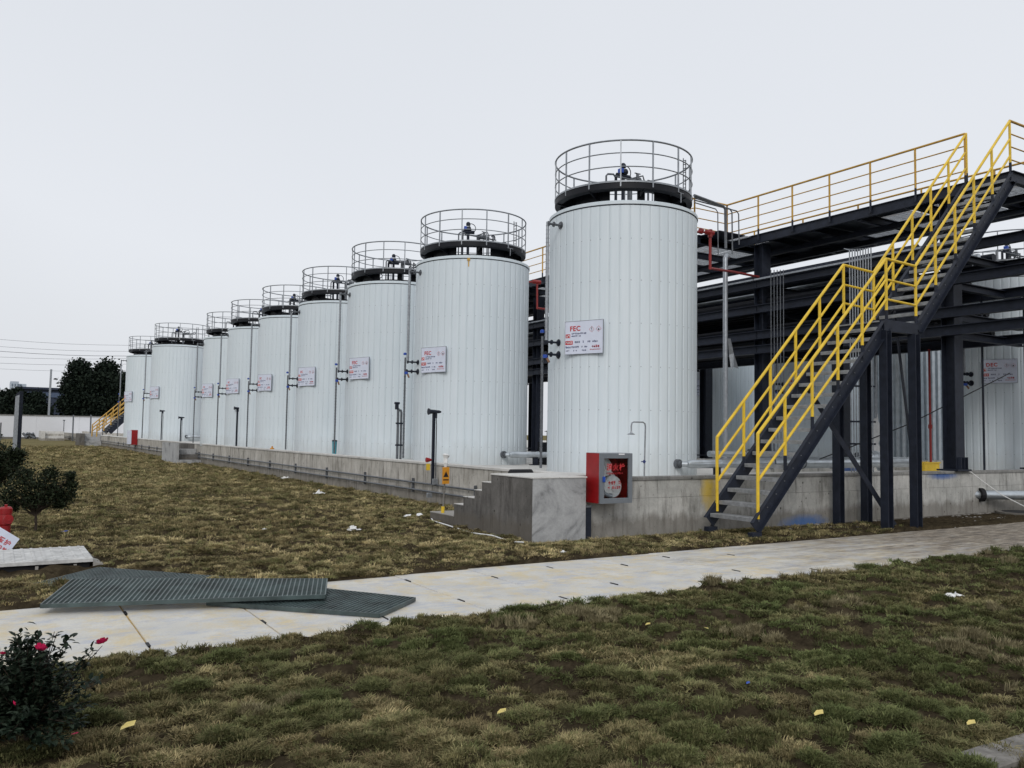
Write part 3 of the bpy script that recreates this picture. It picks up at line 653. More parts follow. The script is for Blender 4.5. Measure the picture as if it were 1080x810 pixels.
for a in (291, 296): mb.tube([pol(1.30, a, zd), pol(1.30, a, zt-.14)], .010, 5)
for i in range(8): mb.tube([pol(1.30, 291, zd+.05+i*.075), pol(1.30, 296, zd+.08+i*.075)], .009, 5)
mb.tube([pol(1.1, 285, zd-.1), pol(1.1, 285, zd+.06)], .02, 6).lathe([(0, 0), (.05, 0), (.05, .03), (0, .03)], 8, pol(1.1, 285, zd+.06))
GATE = mb.mesh('chain_gate', M['galv_d'])
SPRK = MB().tube([pol(1.36, 283, zd-.28), pol(1.36, 283, zd-.10)], .008, 5).tube([pol(1.36, 279, zd-.10), pol(1.36, 287, zd-.10)], .008, 5).mesh('small_pipe', M['galv'])

def make_tank(word, panels):
    t = ob('storage_tank', None)
    if panels:
        for i in range(NP): ob('cladding_panel', PANEL, t, (0, 0, 0), (0, 0, D(i*360/NP)))
    else: ob('cladding', CLAD, t)
    ob('shell', INNER, t); ob('lid', LID, t); ob('lid_seam', LIPG, t)
    w = ob('top_walkway', DECK, t); ob('fascia', FASC, w); ob('edge_strip', LIP, w); ob('base_ring', BASE, w)
    for d_ in DRUMS: ob('drum_plate', d_, w)
    for i in range(8): ob('bracket', BRK, w, (0, 0, 0), (0, 0, D(23+45*i)))
    g = ob('guard_rail', RAILS[0], t); ob('mid_rail', RAILS[1], g); ob('mid_rail', RAILS[2], g)
    for i in range(14): ob('post', POST, g, (0, 0, 0), (0, 0, D(229+i*360/14)))
    ob('level_gauge', GA, t); ob('level_gauge', GB, t)
    for q in NOZ: ob('nozzle', q, t)
    ob('valve_handle', HANDLE, t); ob('valve_handle', HANDLE2, t); ob('drain_valve', DRAIN, t)
    f = ob('outlet_flange', FLG, t); ob('outlet_pipe', OUT, f); ob('pipe_stand', STD, f)
    v = ob('control_valve', V1, t); ob('actuator', V2, v); ob('hose', V3, v); ob('breather_valve', V4, t); ob('bent_pipe', V5, t); ob('gooseneck_vent', V6, t); ob('bent_pipe', V7, t); ob('chain_gate', GATE, t); ob('small_pipe', SPRK, t)
    sign_parts(t, word)
    return t
GRP = 'white storage tanks in a row along the dike wall'
TK = [((10.44, 12.80), 'nearest and largest-looking white tank, marked FEC, behind the red hose cabinet'),
      ((10.31, 18.65), 'second nearest white tank, marked FEC, behind the corner step block and horn post'),
      ((10.11, 22.94), 'third white tank from the right in the front row, marked FEC, twin-pipe post before it'),
      ((10.03, 27.35), 'fourth white tank from the right in front row, teal bin by its right foot'),
      ((9.88, 31.75), 'fifth and middle white tank of the front row, right of one with a slim post'),
      ((9.74, 36.05), 'sixth white tank from the right in the front row, a slim sensor post before it'),
      ((9.68, 40.52), 'seventh white tank from the right, just right of the wide-looking eighth tank'),
      ((10.08, 56.2), 'wide-looking second-last white tank, shown whole, two slim posts standing before it'),
      ((10.17, 68.1), 'last and smallest-looking white tank at the far left end of the row')]
words = [FECM, FECM, FECM, ECM, ECM, ECM, ECM, None, None]
for i, ((x, y), lab) in enumerate(TK):
    t = make_tank(words[i], i < 3); t.location = (x, y, PAD); t.scale = {7: (1.21, 1.21, 1.185), 8: (1.26, 1.26, 1.229)}.get(i, (1, 1, 1)); tag(t, lab, 'tank', GRP)
    for ch in t.children:
        if ch.name.startswith(('control_valve', 'breather_valve', 'bent_pipe', 'gooseneck')): ch.rotation_euler = (0, 0, random.uniform(-.45, .45) if i else 0); ch.location = (0, 0, random.uniform(-.07, .05) if i else 0)
        if ch.name.startswith('sign') and i: ch.location.z += random.uniform(-.03, .03); ch.rotation_euler = (0, random.uniform(-.015, .015), ch.rotation_euler.z+random.uniform(-.04, .04))
    if i == 1:
        put('stain', MB().box(-.035, -1.459, 4.86, .035, -1.457, 4.93).box(-.012, -1.447, 4.72, .014, -1.445, 4.86), M['yellow_old'], t, rot=(0, 0, D(-33)))
GRB = 'white storage tanks seen behind the steel platform'
for (x, y), lab, wd in [((23, 12.1), 'white tank under the platform at the right edge, marked DEC, cut by a steel column', DECM), ((23, 18.2), 'white tank seen behind the handrails of the stair foot, beside the nearest column', None),
                    ((23, 22.6), 'white tank with a small sign just right of the nearest tank, seen under the platform', None), ((23, 27.0), 'white tank mostly hidden behind the nearest tank, seen as a sliver under the platform', None)]:
    t = make_tank(wd, False); t.location = (x, y, PAD); tag(t, lab, 'tank', GRB)
# bare clad tank behind the stair legs
t = thing('storage_tank', 'grey ribbed metal-clad tank seen between the legs of the stair landing', 'tank', (26, 16.9, PAD))
mb = MB()
for i in range(60):
    h = 3.0; a = i*6
    mb.add([pol(1.66, a-h, 0), pol(1.66, a-h, 4.6), pol(1.72, a-h*.5, 0), pol(1.72, a-h*.5, 4.6), pol(1.72, a+h*.5, 0), pol(1.72, a+h*.5, 4.6), pol(1.66, a+h, 0), pol(1.66, a+h, 4.6)], [(0, 2, 3, 1), (2, 4, 5, 3), (4, 6, 7, 5)])
ob('cladding', mb.mesh('cladding', M['alu'], False, False), t); put('roof', MB().lathe([(1.74, 4.58), (1.74, 4.66), (0, 4.9)], 40), M['alu'], t)
put('rail', MB().ring((0, 0, 5.5), 1.6, .02, 40, 5).ring((0, 0, 5.1), 1.6, .014, 40, 5), M['galv'], t)
for i in range(12): put('post', MB().box(1.585, -.015, 4.6, 1.615, .015, 5.5), M['galv'], t, rot=(0, 0, D(i*30)))

# ------------------------------------------------------------------ steel pipe rack / platform
pf = thing('steel_platform', 'dark steel pipe rack and access deck with ochre railings between the tank rows', 'platform')
XA, XB, X2, XC = 17.45, 20.4, 16.2, 21.15
YS = [10.45, 15.75, 21.3, 26.8, 32.3, 37.8, 43.3, 48.8, 54.3, 59.8]
def put_h(name, p, q, w, h, mat='steel', up=(0, 0, 1), parent=pf, t=.016): return put(name, MB().hbeam(p, q, w, h, t, up), M[mat], parent)
for y in YS:
    for x in (XA+.30, XC):
        c = put_h('column', (x, y, .86 if y > 11 else .95), (x, y, 6.88 if x < XC else 5.2), .32, .30, up=(0, 1, 0))
        put('base_plate', MB().box(x-.26, y-.24, .955, x+.26, y+.24, .99), M['steel'], c)
        if y < 11:
            for dx in (-.12, .0, .12): put('stiffener', MB().box(x+dx-.008, y-.24, .99, x+dx+.008, y-.152, 1.25), M['steel'], c)
LV = [(3.87, 4.09), (4.26, 4.49), (4.97, 5.19), (5.65, 5.85)]
Y0 = 9.05; Y1 = 60.
for z0, z1 in LV:
    for x in (XA+.08, XB-.2):
        for a, b_ in zip([7.4]+YS[1:-1], YS[1:]): put_h('beam', (x, a+.01, (z0+z1)/2), (x, b_-.01, (z0+z1)/2), .18, z1-z0)
    for y in YS: put_h('cross_beam', (XA+.19, y+.17, (z0+z1)/2-.02), (XC-.17, y+.17, (z0+z1)/2-.02), .16, z1-z0-.05)
for a, b_ in zip([9.9]+YS[1:-1], YS[1:]):
    put('cable_tray', MB().box(XA-.06, a+.02, 5.856, XA+.30, b_-.02, 5.90), M['galv'], pf)
rp2 = random.Random(2)
for z, n_, mt in ((4.17, 10, 'steel_in'), (4.60, 9, 'steel_in'), (5.27, 8, 'steel_in'), (5.98, 6, 'steel')):  # rack pipes coloured dark to hold the shade of their unlit undersides
    for q in range(n_):
        x = XA+.35+2.5*q/(n_-1); r_q = rp2.uniform(.055, .115); put('pipe', MB().tube([(x, 10.8+rp2.uniform(0, .5), z+r_q-.06), (x, Y1, z+r_q-.06)], r_q, 10), M['alu' if (z > 5.9 and q in (1, 4)) else mt], pf, True)
# top deck
def deck(x0, x1, y0, y1):
    put_h('edge_beam', (x0+.05, y0, 7.0), (x0+.05, y1, 7.0), .10, .24)
    put_h('edge_beam', (x1-.05, y0, 7.0), (x1-.05, y1, 7.0), .10, .24)
deck(XA, XB, Y0, 16.6); deck(X2, XB, 16.7, Y1)
put_h('front_beam', (XA, Y0-.06, 7.0), (XB, Y0-.06, 7.0), .12, .24)
put_h('front_beam', (X2, 16.65, 7.0), (XB, 16.65, 7.0), .10, .24)
yy = 9.9
while yy < Y1:
    put_h('joist', (XA+.11 if yy < 16.6 else X2+.11, yy, 6.96), (XB-.11, yy, 6.96), .10, .18); yy += 1.35
for x in (18.5, 19.5): put_h('stringer_beam', (x, Y0, 6.80), (x, Y1, 6.80), .12, .14)
grm = MB()
for i in range(20): grm.box(-.48+i*.05, -.65, 7.092, -.474+i*.05, .65, 7.104)
for i in range(6): grm.box(-.48, -.65+i*.258, 7.086, .480, -.644+i*.258, 7.0915)
GRT = grm.mesh('deck_grating', M['galv'])
PLT = MB().box(-.49, -.66, 7.085, .49, .66, 7.107).mesh('deck_plate', M['steel'])
k = 0; yy = 9.8
while yy < 42:
    for j, xx in enumerate(([17.98, 18.97, 19.92] if yy < 16.2 else [16.75, 17.78, 18.8, 19.82])):
        ob('deck_grating' if (k*7+j*3) % 5 in (0, 2, 3) and j > 0 else 'deck_plate', GRT if (k*7+j*3) % 5 in (0, 2, 3) and j > 0 else PLT, pf, (xx, yy, .001*(j % 2)))
    yy += 1.35; k += 1
put('deck_plate', MB().box(X2+.1, 42, 7.085, XB-.1, Y1, 7.107), M['steel'], pf)
# railings
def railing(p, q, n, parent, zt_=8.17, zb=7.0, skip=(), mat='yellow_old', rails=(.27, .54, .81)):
    p = Vector((*p, 0)); q = Vector((*q, 0))
    for i in range(n+1):
        if i in skip: continue
        c = p+(q-p)*i/n
        put('rail_post', MB().tube([(c.x, c.y, zb+.25), (c.x, c.y, zt_)], .024, 8), M[mat], parent, True)
        put('post_foot', MB().tube([(c.x, c.y, zb-.05), (c.x, c.y, zb+.262)], .0255, 8), M['steel'], parent, True)
    put('top_rail', MB().tube([(p.x, p.y, zt_), (q.x, q.y, zt_)], .026, 8), M[mat], parent, True)
    for r_ in rails: put('mid_rail', MB().tube([(p.x, p.y, zt_-r_), (q.x, q.y, zt_-r_)], .014, 6), M[mat], parent, True)
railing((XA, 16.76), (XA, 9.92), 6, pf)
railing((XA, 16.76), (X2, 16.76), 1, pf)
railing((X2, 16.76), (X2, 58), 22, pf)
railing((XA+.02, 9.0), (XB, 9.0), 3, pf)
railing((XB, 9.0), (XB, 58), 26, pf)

# ------------------------------------------------------------------ stairs
ss = thing('steel_staircase', 'straight steel stair with bright yellow handrails, grey treads and a mid landing', 'stairs')
YN, YF = 9.0, 9.92
A0, A1 = (9.86, .31), (13.18, 3.70); B0, B1 = (14.12, 3.70), (17.45, 7.08)
for y in (YN, YF):
    for (a, b_) in ((A0, A1), (B0, B1)):
        d_ = Vector((b_[0]-a[0], 0, b_[1]-a[1])).normalized(); nrm = Vector((d_.z, 0, -d_.x))*.11
        s_ = put_h('stringer', Vector((a[0], y, a[1]))+nrm*.9, Vector((b_[0], y, b_[1]))+nrm*.9, .08, .21, up=(0, 1, 0), parent=ss, t=.012)
        # bar() takes 'up' as the web normal: rebuild as a channel
        bpy.data.objects.remove(s_)
        mbs = MB(); P0 = Vector((a[0], y, a[1]))+nrm; P1 = Vector((b_[0], y, b_[1]))+nrm
        mbs.bar(P0, P1, .008, .22); ud = nrm.normalized()
        sgn = -1 if y == YN else 1
        mbs.bar(P0+ud*.106+Vector((0, sgn*.034, 0)), P1+ud*.106+Vector((0, sgn*.034, 0)), .058, .009); mbs.bar(P0-ud*.106+Vector((0, sgn*.034, 0)), P1-ud*.106+Vector((0, sgn*.034, 0)), .058, .009)
        so_ = put('stringer', mbs, M['steel'], ss)
        mbb = MB(); n_ = 17
        for i in range(n_):
            c = P0+(P1-P0)*((i+.5)/n_); mbb.tube([c+Vector((0, sgn*.003, 0)), c+Vector((0, sgn*.014, 0))], .011, 6)
        put('bolt', mbb, M['galv_d'], so_)
    lb = MB().bar((A1[0]-.02, y, 3.60), (B0[0]+.02, y, 3.60), .09, .20); put('landing_beam', lb, M['steel'], ss)
    put('stair_foot', MB().box(A0[0]+.0, y-.05, .09, A0[0]+.2, y+.05, .16).box(A0[0]+.06, y-.03, -.12, A0[0]+.14, y+.03, .09), M['steel'], ss)
n1 = 17
TR = MB().bbox(0, YN+.02, -.02, .225, YF-.02, .016, .004).box(.0, YN+.02, -.045, .008, YF-.02, -.021).mesh('tread', M['tread'])
for (a, b_) in ((A0, A1), (B0, B1)):
    for i in range(n1):
        f_ = (i+.45)/n1; x = a[0]+(b_[0]-a[0])*f_; z = a[1]+(b_[1]-a[1])*f_
        ob('tread', TR, ss, (x-.02, 0, z-.04))
put('landing_plate', MB().box(A1[0]-.05, YN+.05, 3.66, B0[0]+.1, YF-.05, 3.685), M['tread'], ss)
put('landing_beam', MB().bar((B0[0], YN+.05, 3.58), (B0[0], YF-.05, 3.58), .09, .17), M['steel'], ss)
put('landing_beam', MB().bar((A1[0]+.02, YN+.05, 3.58), (A1[0]+.02, YF-.05, 3.58), .09, .17), M['steel'], ss)
for x, y in ((13.2, YN-.03), (14.04, YN-.03), (13.38, YF+.16), (14.2, YF+.16)):
    l = put_h('leg', (x, y, -.06), (x, y, 3.50), .15, .15, parent=ss, up=(1, 0, 0), t=.012)
put('brace', MB().bar((12.35, YF+.05, 2.55), (13.6, YN+.1, .1), .03, .08), M['steel'], ss)
put('brace', MB().bar((14.06, YN, .9), (14.9, YF, 4.1), .03, .08), M['steel'], ss)
put('ground_tie', MB().bar((12.9, YF+.1, .02), (13.2, YN, .02), .04, .03).bar((13.5, YF+.16, .03), (14.04, YN, .03), .04, .03), M['steel'], ss)
def stair_rail(y, x0, zb0, zt0, x1, zt1, x2, zt2, x3, zt3):
    pts = [(x0, zt0), (x1, zt1), (x2, zt2), (x3, zt3)]
    for k, off in enumerate((0, .37, .72)):
        # sloped flights meet the level landing rail
        q = [(px, y, pz-off) for px, pz in pts]
        mbq = MB(); rr = .026 if k == 0 else .022
        for a, b_ in zip(q[:-1], q[1:]): mbq.tube([a, b_], rr, 8)
        for c in q: mbq.lathe([(0, -rr), (rr*.8, -rr*.6), (rr, 0), (rr*.8, rr*.6), (0, rr)], 8, c)
        put('handrail' if k == 0 else 'mid_rail', mbq, M['yellow'], ss, True)
    def post(x, ztop, zbot, foot=True):
        p = put('rail_post', MB().tube([(x, y, zbot+(.22 if foot else 0)), (x, y, ztop)], .026, 8), M['yellow'], ss, True)
        if foot: put('post_foot', MB().tube([(x, y, zbot), (x, y, zbot+.235)], .0275, 8), M['steel'], p, True)
    post(x0, zt0, zb0, False)
    for a, b_, n in ((0, 1, 5), (2, 3, 5)):
        for i in range(1, n): 
            f_ = (i-.05)/n; x = pts[a][0]+(pts[b_][0]-pts[a][0])*f_; z = pts[a][1]+(pts[b_][1]-pts[a][1])*f_; post(x, z, z-1.16)
    post(x1, zt1, zt1-1.15); post(x2, zt2, zt2-1.15); post(x3, zt3, zt3-1.1)
stair_rail(YN, 10.03, .36, 1.66, 13.29, 4.79, 14.16, 4.76, 17.47, 8.16)
stair_rail(YF, 10.10, .40, 1.60, 13.36, 4.84, 14.26, 4.80, 17.50, 8.18)

# ------------------------------------------------------------------ pipes, conduits, fittings
def pipe(name, label, cat, pts, r, mat, seg=12, group=None, rings=0):
    t = thing(name, label, cat, (0, 0, 0), group); put('pipe_run', MB().tube(pts, r, seg), M[mat], t, True)
    if rings:
        for a, b_ in zip(pts[:-1], pts[1:]):
            a = Vector(a); b_ = Vector(b_); L_ = (b_-a).length; n = int(L_/rings)
            for i in range(1, n+1): c = a+(b_-a)*(i/(n+1)); d_ = (b_-a).normalized()*.012; put('clamp', MB().tube([c-d_, c+d_], r*1.09, seg), M['galv_d'], t, True)
    return t
pipe('insulated_pipe', 'thick silver insulated pipe lying behind the foot of the yellow stair', 'pipe', [(11.9, 11.14, 1.12), (17.2, 11.14, 1.12)], .11, 'alu', 16, rings=.9)
pipe('insulated_pipe', 'thinner silver pipe above and behind the thick one near the stair foot', 'pipe', [(11.7, 11.7, 1.28), (14.6, 11.7, 1.28)], .06, 'alu', 12, rings=1.1)
t = thing('pipe_elbow', 'segmented silver insulation elbow behind the stair landing legs', 'pipe')
pts = [(16.2+.42*math.sin(a), 11.35, .92+.30*math.cos(a)) for a in np.linspace(-1.2, 1.3, 9)]
for a, b_ in zip(pts[:-1], pts[1:]): put('segment', MB().tube([a, b_], .15, 14), M['alu'], t, False)
pipe('vertical_pipe', 'silver vertical pipe standing between the nearest tank and the steel column', 'pipe', [at(765, 484, 14.45), at(765, 272, 14.45), at(766.5, 270, 14.5), at(768, 271, 14.55)], .06, 'galv', 12)
RP = [at(734, 244.5, 13.2), at(749, 245.5, 13.2), at(749, 283, 13.2), at(772, 286.5, 14.2), at(800, 292, 15.3)]
t = pipe('red_pipe', 'dark red fire pipe from the nearest tank shoulder to the platform column', 'pipe', RP, .032, 'redpipe', 8)
put('coupling', MB().tube([RP[1]-Vector((.13, 0, 0)), RP[1]+Vector((.09, 0, 0))], .055, 8), M['redpipe'], t); put('coupling', MB().tube([RP[1]-Vector((.30, 0, 0)), RP[1]-Vector((.25, 0, 0))], .07, 8), M['redpipe'], t)
put('coupling', MB().tube([RP[1]+Vector((0, 0, .07)), RP[1]-Vector((0, 0, .1))], .05, 8), M['redpipe'], t)
t = pipe('red_pipe', 'red fire pipe bent down from the shoulder of the second tank', 'pipe', [at(552, 297.5, 19.2), at(566.5, 297.5, 19.2), at(566.5, 325, 19.2), at(600, 329, 19.6)], .032, 'redpipe', 8)
q = at(566.5, 297.5, 19.2); put('coupling', MB().tube([q-Vector((.15, 0, 0)), q+Vector((.1, 0, 0))], .06, 8), M['redpipe'], t)
t = thing('conduit_bundle', 'tall bundle of thin grey conduits rising behind the stair landing', 'conduits')
for i in range(9): put('conduit', MB().tube([(16.45+i*.055, 12.05-i*.03, .86), (16.45+i*.055, 12.05-i*.03, 5.9+.01*i), (16.6+i*.055, 12.3, 6.0)], .014, 6), M['galv'], t, True)
for z in (1.5, 2.0, 2.8): put('strap', MB().bar((16.40, 12.06, z), (16.95, 11.78, z), .02, .04), M['steel'], t)
t = thing('conduit_bundle', 'group of thin grey conduits running down beside the far platform column', 'conduits')
for i in range(5): put('conduit', MB().tube([(17.0+i*.06, 14.8-i*.05, .86), (17.0+i*.06, 14.8-i*.05, 5.95)], .012, 6), M['galv_d'], t, True)
t = thing('conduit_run', 'grey conduits reaching from the nearest tank top across to the platform railing', 'conduits')
for i, (x1_, y1_, y2_, r_c) in enumerate(((765, 218, 262, .03), (772, 221, 268, .016), (779, 223, 258, .014), (757, 221, 270, .012))):
    a = at(732, 206+i*2.5, 12.7); b_ = at(x1_, y1_, 12.7); c_ = at(x1_+.5, y2_, 12.7); put('conduit', MB().tube([a, b_-Vector((.06, 0, 0)), b_-Vector((0, 0, .06)), c_], r_c, 6), M['galv_d'], t, True)
t = thing('plastic_sheet', 'torn grey plastic strip hanging beside the silver vertical pipe', 'plastic sheet')
put('strip', MB().add([at(767.5, 357, 14.4), at(770.5, 357, 14.4), at(774, 373, 14.4), at(779, 389, 14.4), at(774, 387, 14.35), at(771, 391, 14.4), at(769, 374, 14.45)], [(0, 1, 2, 6), (6, 2, 5), (2, 3, 4, 5)]), M['galv'], t)
t = thing('red_pipe', 'thin red riser standing behind the stair landing near a yellow tray', 'pipe', (20.05, 12.4, 1.0)); put('riser', MB().tube([(0, 0, 0), (0, 0, 2.9)], .03, 8), M['redpipe'], t, True)
put('coupling', MB().tube([(0, 0, .9), (0, 0, 1.0)], .05, 8), M['redpipe'], t)
t = thing('drip_tray', 'yellow plastic tray on the inner wall near the right column', 'tray', (19.2, 11.95, .86))
put('tray', MB().bbox(-.35, -.14, 0, .25, .14, .2, .02), M['yellow'], t); put('tray_rim', MB().box(-.37, -.16, .19, .27, -.14, .225).box(-.37, .14, .19, .27, .16, .225), M['yellow'], t)
t = thing('stay_cable', 'black cable slanting across the tank wall at the right edge', 'cable'); put('cable', MB().tube([(13.9, 10.9, 1.2), (17.0, 11.0, 1.95), (21.5, 11.2, 3.3)], .012, 6), M['black'], t)
t = thing('vertical_pipe', 'thin dark vertical pole at the right edge before the DEC sign', 'pole'); put('pole', MB().tube([(19.75, 10.9, .86), (19.75, 10.9, 5.0)], .025, 6), M['steel'], t)
t = thing('wrapped_pipe', 'white plastic-wrapped vertical pipe seen between the landing legs', 'pipe')
put('pipe_run', MB().tube([(20.3, 14.1, .86), (20.3, 14.1, 4.3)], .04, 8), M['galv'], t, True)
put('wrapping', MB().tube([(20.3, 14.1, .9), (20.32, 14.1, 1.2), (20.27, 14.1, 1.5), (20.33, 14.1, 1.8), (20.3, 14.1, 2.1), (20.34, 14.1, 2.3)], [.12, .17, .08, .16, .07, .03], 7), M['whitepl'], t)
t = thing('shower_pole', 'slim chrome emergency shower pole against the nearest tank', 'shower', (8.98, 10.42, .95))
put('pole', MB().tube([(0, 0, 0), (.02, 0, .80), (.01, 0, .85), (-.03, 0, .875), (-.22, 0, .875), (-.26, 0, .86), (-.275, 0, .81), (-.275, 0, .72)], .012, 8), M['galv'], t, True)
put('shower_head', MB().lathe([(.012, .03), (.02, .0), (.062, -.02), (.058, -.03), (0, -.028)], 14, (-.275, 0, .70)), M['galv'], t, True)
put('pull_valve', MB().tube([(-.06, 0, .24), (.03, 0, .24)], .01, 6).tube([(.0, 0, .215), (.0, 0, .265)], .018, 8), M['navy'], t)
t = thing('vent_pipe', 'short flanged stub with twin valves in the gap between the two nearest tanks', 'valve', (11.9, 17.3, PAD))
put('stub', MB().box(-.3, -.2, 0, .4, .2, .55).tube([(.25, 0, .5), (.25, 0, 1.1)], .02, 6).tube([(.15, 0, 1.1), (.35, 0, 1.1)], .02, 6).tube([(-.1, 0, .55), (-.1, 0, .8)], .05, 8).lathe([(0, 0), (.12, .02), (0, .05)], 10, (-.1, 0, .8)), M['steel_in'], t)
put('actuator', MB().box(-.02, -.25, .55, .10, -.13, .72), M['blue'], t)
t = thing('rolled_mat', 'rolled black rubber mat lying on the landing block edge', 'mat', (7.55, 11.9, .90))
put('roll', MB().tube([(-.22, .0, .06), (-.19, .0, .06), (.20, -.03, .06), (.23, -.03, .06)], [.03, .06, .06, .03], 10), M['black'], t, True)

# post-mounted gas detectors with horn
def horn_post(x, y, zb, h, label, red=False):
    t = thing('detector_post', label, 'detector post', (x, y, zb), 'grey detector posts along the dike wall')
    put('post', MB().hbeam((0, 0, 0), (0, 0, h), .05, .055, .008, (1, 0, 0)), M['steel'], t)
    put('conduit', MB().tube([(.07, .0, .1), (.07, 0, h*.8), (.05, 0, h-.06)], .012, 6), M['galv_d'], t, True)
    put('detector_head', MB().tube([(-.13, 0, h-.02), (-.09, 0, h-.02), (.12, 0, h-.02), (.17, 0, h-.02)], [.075, .05, .035, .02], 10).tube([(.05, 0, h-.16), (.05, 0, h-.02)], .03, 8), M['steel'], t, True)
    if red:
        a = put('alarm_horn', MB().tube([(-.16, -.0, .52), (-.1, 0, .52), (-.04, 0, .52)], [.055, .045, .02], 10), M['red'], t, True)
        put('warning_plate', MB().box(-.18, -.05, .30, -.09, -.04, .44), M['yellow'], t)
        put('junction_box', MB().bbox(-.03, -.10, .0, .08, -.04, .12, .01), M['galv'], t); put('junction_box', MB().bbox(-.16, -.1, -.28, -.05, -.04, -.18, .01), M['galv'], t)
    return t
horn_post(8.14, 16.35, .50, 1.58, 'grey post with red alarm horn fixed to the wall behind the step block', True)
t = thing('valve_post', 'pair of grey vertical pipes with a valve head before the third tank', 'detector post', (8.75, 19.6, .86))
put('post', MB().tube([(0, 0, 0), (0, 0, 1.35)], .035, 8).tube([(.09, 0, 0), (.09, 0, 1.25), (.07, 0, 1.3), (.03, 0, 1.3)], .03, 8), M['galv_d'], t, True)
put('valve', MB().tube([(-.04, 0, 1.32), (-.04, 0, 1.45)], .05, 8).tube([(-.10, 0, 1.48), (.03, 0, 1.48)], .03, 8), M['steel'], t, True)
for z in (.4, .95): put('clamp', MB().box(-.045, -.04, z, .13, .04, z+.04), M['steel'], t)
def on_x(px, py, X):
    u = (px-540)/FPX; v = (py-405)/FPX; d_ = _f+_r*u-_u*v; k = X/d_.x; return Vector((X, d_.y*k, 1.6+d_.z*k))
for (px, p0, p1, X, lab) in ((250.4, 476, 430, 8.55, 'slim grey detector post standing before the sixth tank'), (191, 466, 440, 8.5, 'short detector post with a side arm before the second-last tank, above the wall steps'), (171, 463, 433, 8.5, 'thin pole standing left of the short one before the second-last tank'), (108.5, 461, 443, 8.35, 'small detector post near the far yellow stair'), (67.5, 462, 443, 7.9, 'small detector post at the far end of the dike wall')):
    b_ = on_x(px, p1, X); h = b_.z-.86; horn_post(X, b_.y, .86, h, lab)
t = thing('waste_bin', 'small teal bin wedged between the third and fourth tanks', 'bin', (9.05, 25.0, PAD)); t.scale = (.5, .5, .95); put('bin_body', MB().lathe([(.12, 0), (.15, .45), (.16, .46)], 14), M['teal'], t, True); put('bin_lid', MB().lathe([(.165, .455), (.165, .49), (0, .52)], 14), M['steel'], t)
t = thing('drum_pack', 'orange fitting left on the wall top before the fifth tank', 'fitting', (8.35, 29.3, .955)); t.scale = (.6, .6, .5); put('fitting', MB().lathe([(0, 0), (.13, 0), (.13, .06), (.05, .09), (.05, .2), (0, .2)], 10), M['orange'], t)

# warning stake
t = thing('warning_stake', 'wooden stake with an orange board and a white cloth on top, on the low step', 'stake', (6.72, 13.08, .22))
put('stake', MB().tube([(0, 0, 0), (.03, 0, .55)], .014, 6), M['rubble'], t)
put('board', MB().bbox(-.03, -.03, .50, .10, -.015, .79, .003), M['orange'], t)
put('board_mark', MB().add([(-.015, -.0315, .62), (.085, -.0315, .62), (.035, -.0315, .72)], [(0, 1, 2)]).box(-.02, -.0315, .56, .09, -.0305, .58), M['black'], t)
put('cloth', MB().tube([(.035, 0, .78), (.04, 0, .86), (.035, 0, .94), (.045, .0, 1.0), (.05, 0, 1.02)], [.02, .045, .035, .07, .03], 7), M['whitepl'], t)
put('foot', MB().tube([(0, 0, 0), (.003, 0, .11)], .03, 7), M['yellow'], t)
t = thing('channel_post', 'short dark steel channel standing against the wall left of the hose cabinet', 'steel post', (7.67, 10.20, -.05))
put('channel', MB().hbeam((0, 0, 0), (0, 0, .57), .10, .09, .01, (0, 1, 0)), M['steel'], t); put('cap', MB().box(-.06, -.06, .57, .06, .06, .60), M['galv_d'], t)

# ------------------------------------------------------------------ hose cabinet
hc = thing('hose_cabinet', 'red fire hose cabinet with grey framed glass door hung on the dike wall', 'fire cabinet', (0, 0, 0))
x0, x1, y0, y1, z0, z1 = 7.715, 8.33, 9.97, 10.29, .59, 1.335
mb = MB(); T_ = .012
mb.box(x0, y0, z0, x0+T_, y1, z1).box(x1-T_, y0, z0, x1, y1, z1).box(x0+T_, y0, z0, x1-T_, y1, z0+T_).box(x0+T_, y0, z1-T_, x1-T_, y1, z1).box(x0+T_, y1-T_, z0+T_, x1-T_, y1, z1-T_)
put('case', mb, M['red'], hc); put('back_lining', MB().box(x0+T_+.002, y1-T_-.006, z0+T_+.002, x1-T_-.002, y1-T_-.002, z1-T_-.002), M['redpipe'], hc)
put('top_cover', MB().box(x0+.003, y0+.01, z1+.0005, x1-.003, y1, z1+.004), M['galv'], hc)
fr = MB(); fw = .075
fr.bbox(x0-.002, y0-.03, z0-.003, x0+fw, y0-.002, z1+.003, .006).bbox(x1-fw, y0-.03, z0-.003, x1+.002, y0-.002, z1+.003, .006).bbox(x0+fw+.001, y0-.029, z0-.003, x1-fw-.001, y0-.002, z0+fw, .006).bbox(x0+fw+.001, y0-.029, z1-fw, x1-fw-.001, y0-.002, z1+.003, .006)
dr = put('door_frame', fr, M['alufr'], hc)
put('glass', MB().box(x0+fw, y0-.016, z0+fw, x1-fw, y0-.010, z1-fw), M['glass'], dr)
put('door_handle', MB().bbox(x0+.045, y0-.05, .91, x0+.085, y0-.03, .99, .004), M['blue'], dr)
put('name_plate', MB().box(x0+.35, y0-.033, z1-.022, x0+.46, y0-.0301, z1-.004), M['whiteink'], dr)
put('hose_reel', MB().tube([(8.05, 10.06, .83), (8.05, 10.12, .83)], .165, 24).tube([(8.07, 10.045, .80), (8.07, 10.06, .80)], .05, 14), M['whitepl'], hc, True)
put('hose_reel', MB().tube([(7.92, 10.10, 1.12), (7.92, 10.16, 1.12)], .14, 22).tube([(8.0, 10.14, 1.1), (8.12, 10.14, .98), (8.15, 10.14, .85)], .03, 8), M['whitepl'], hc, True)
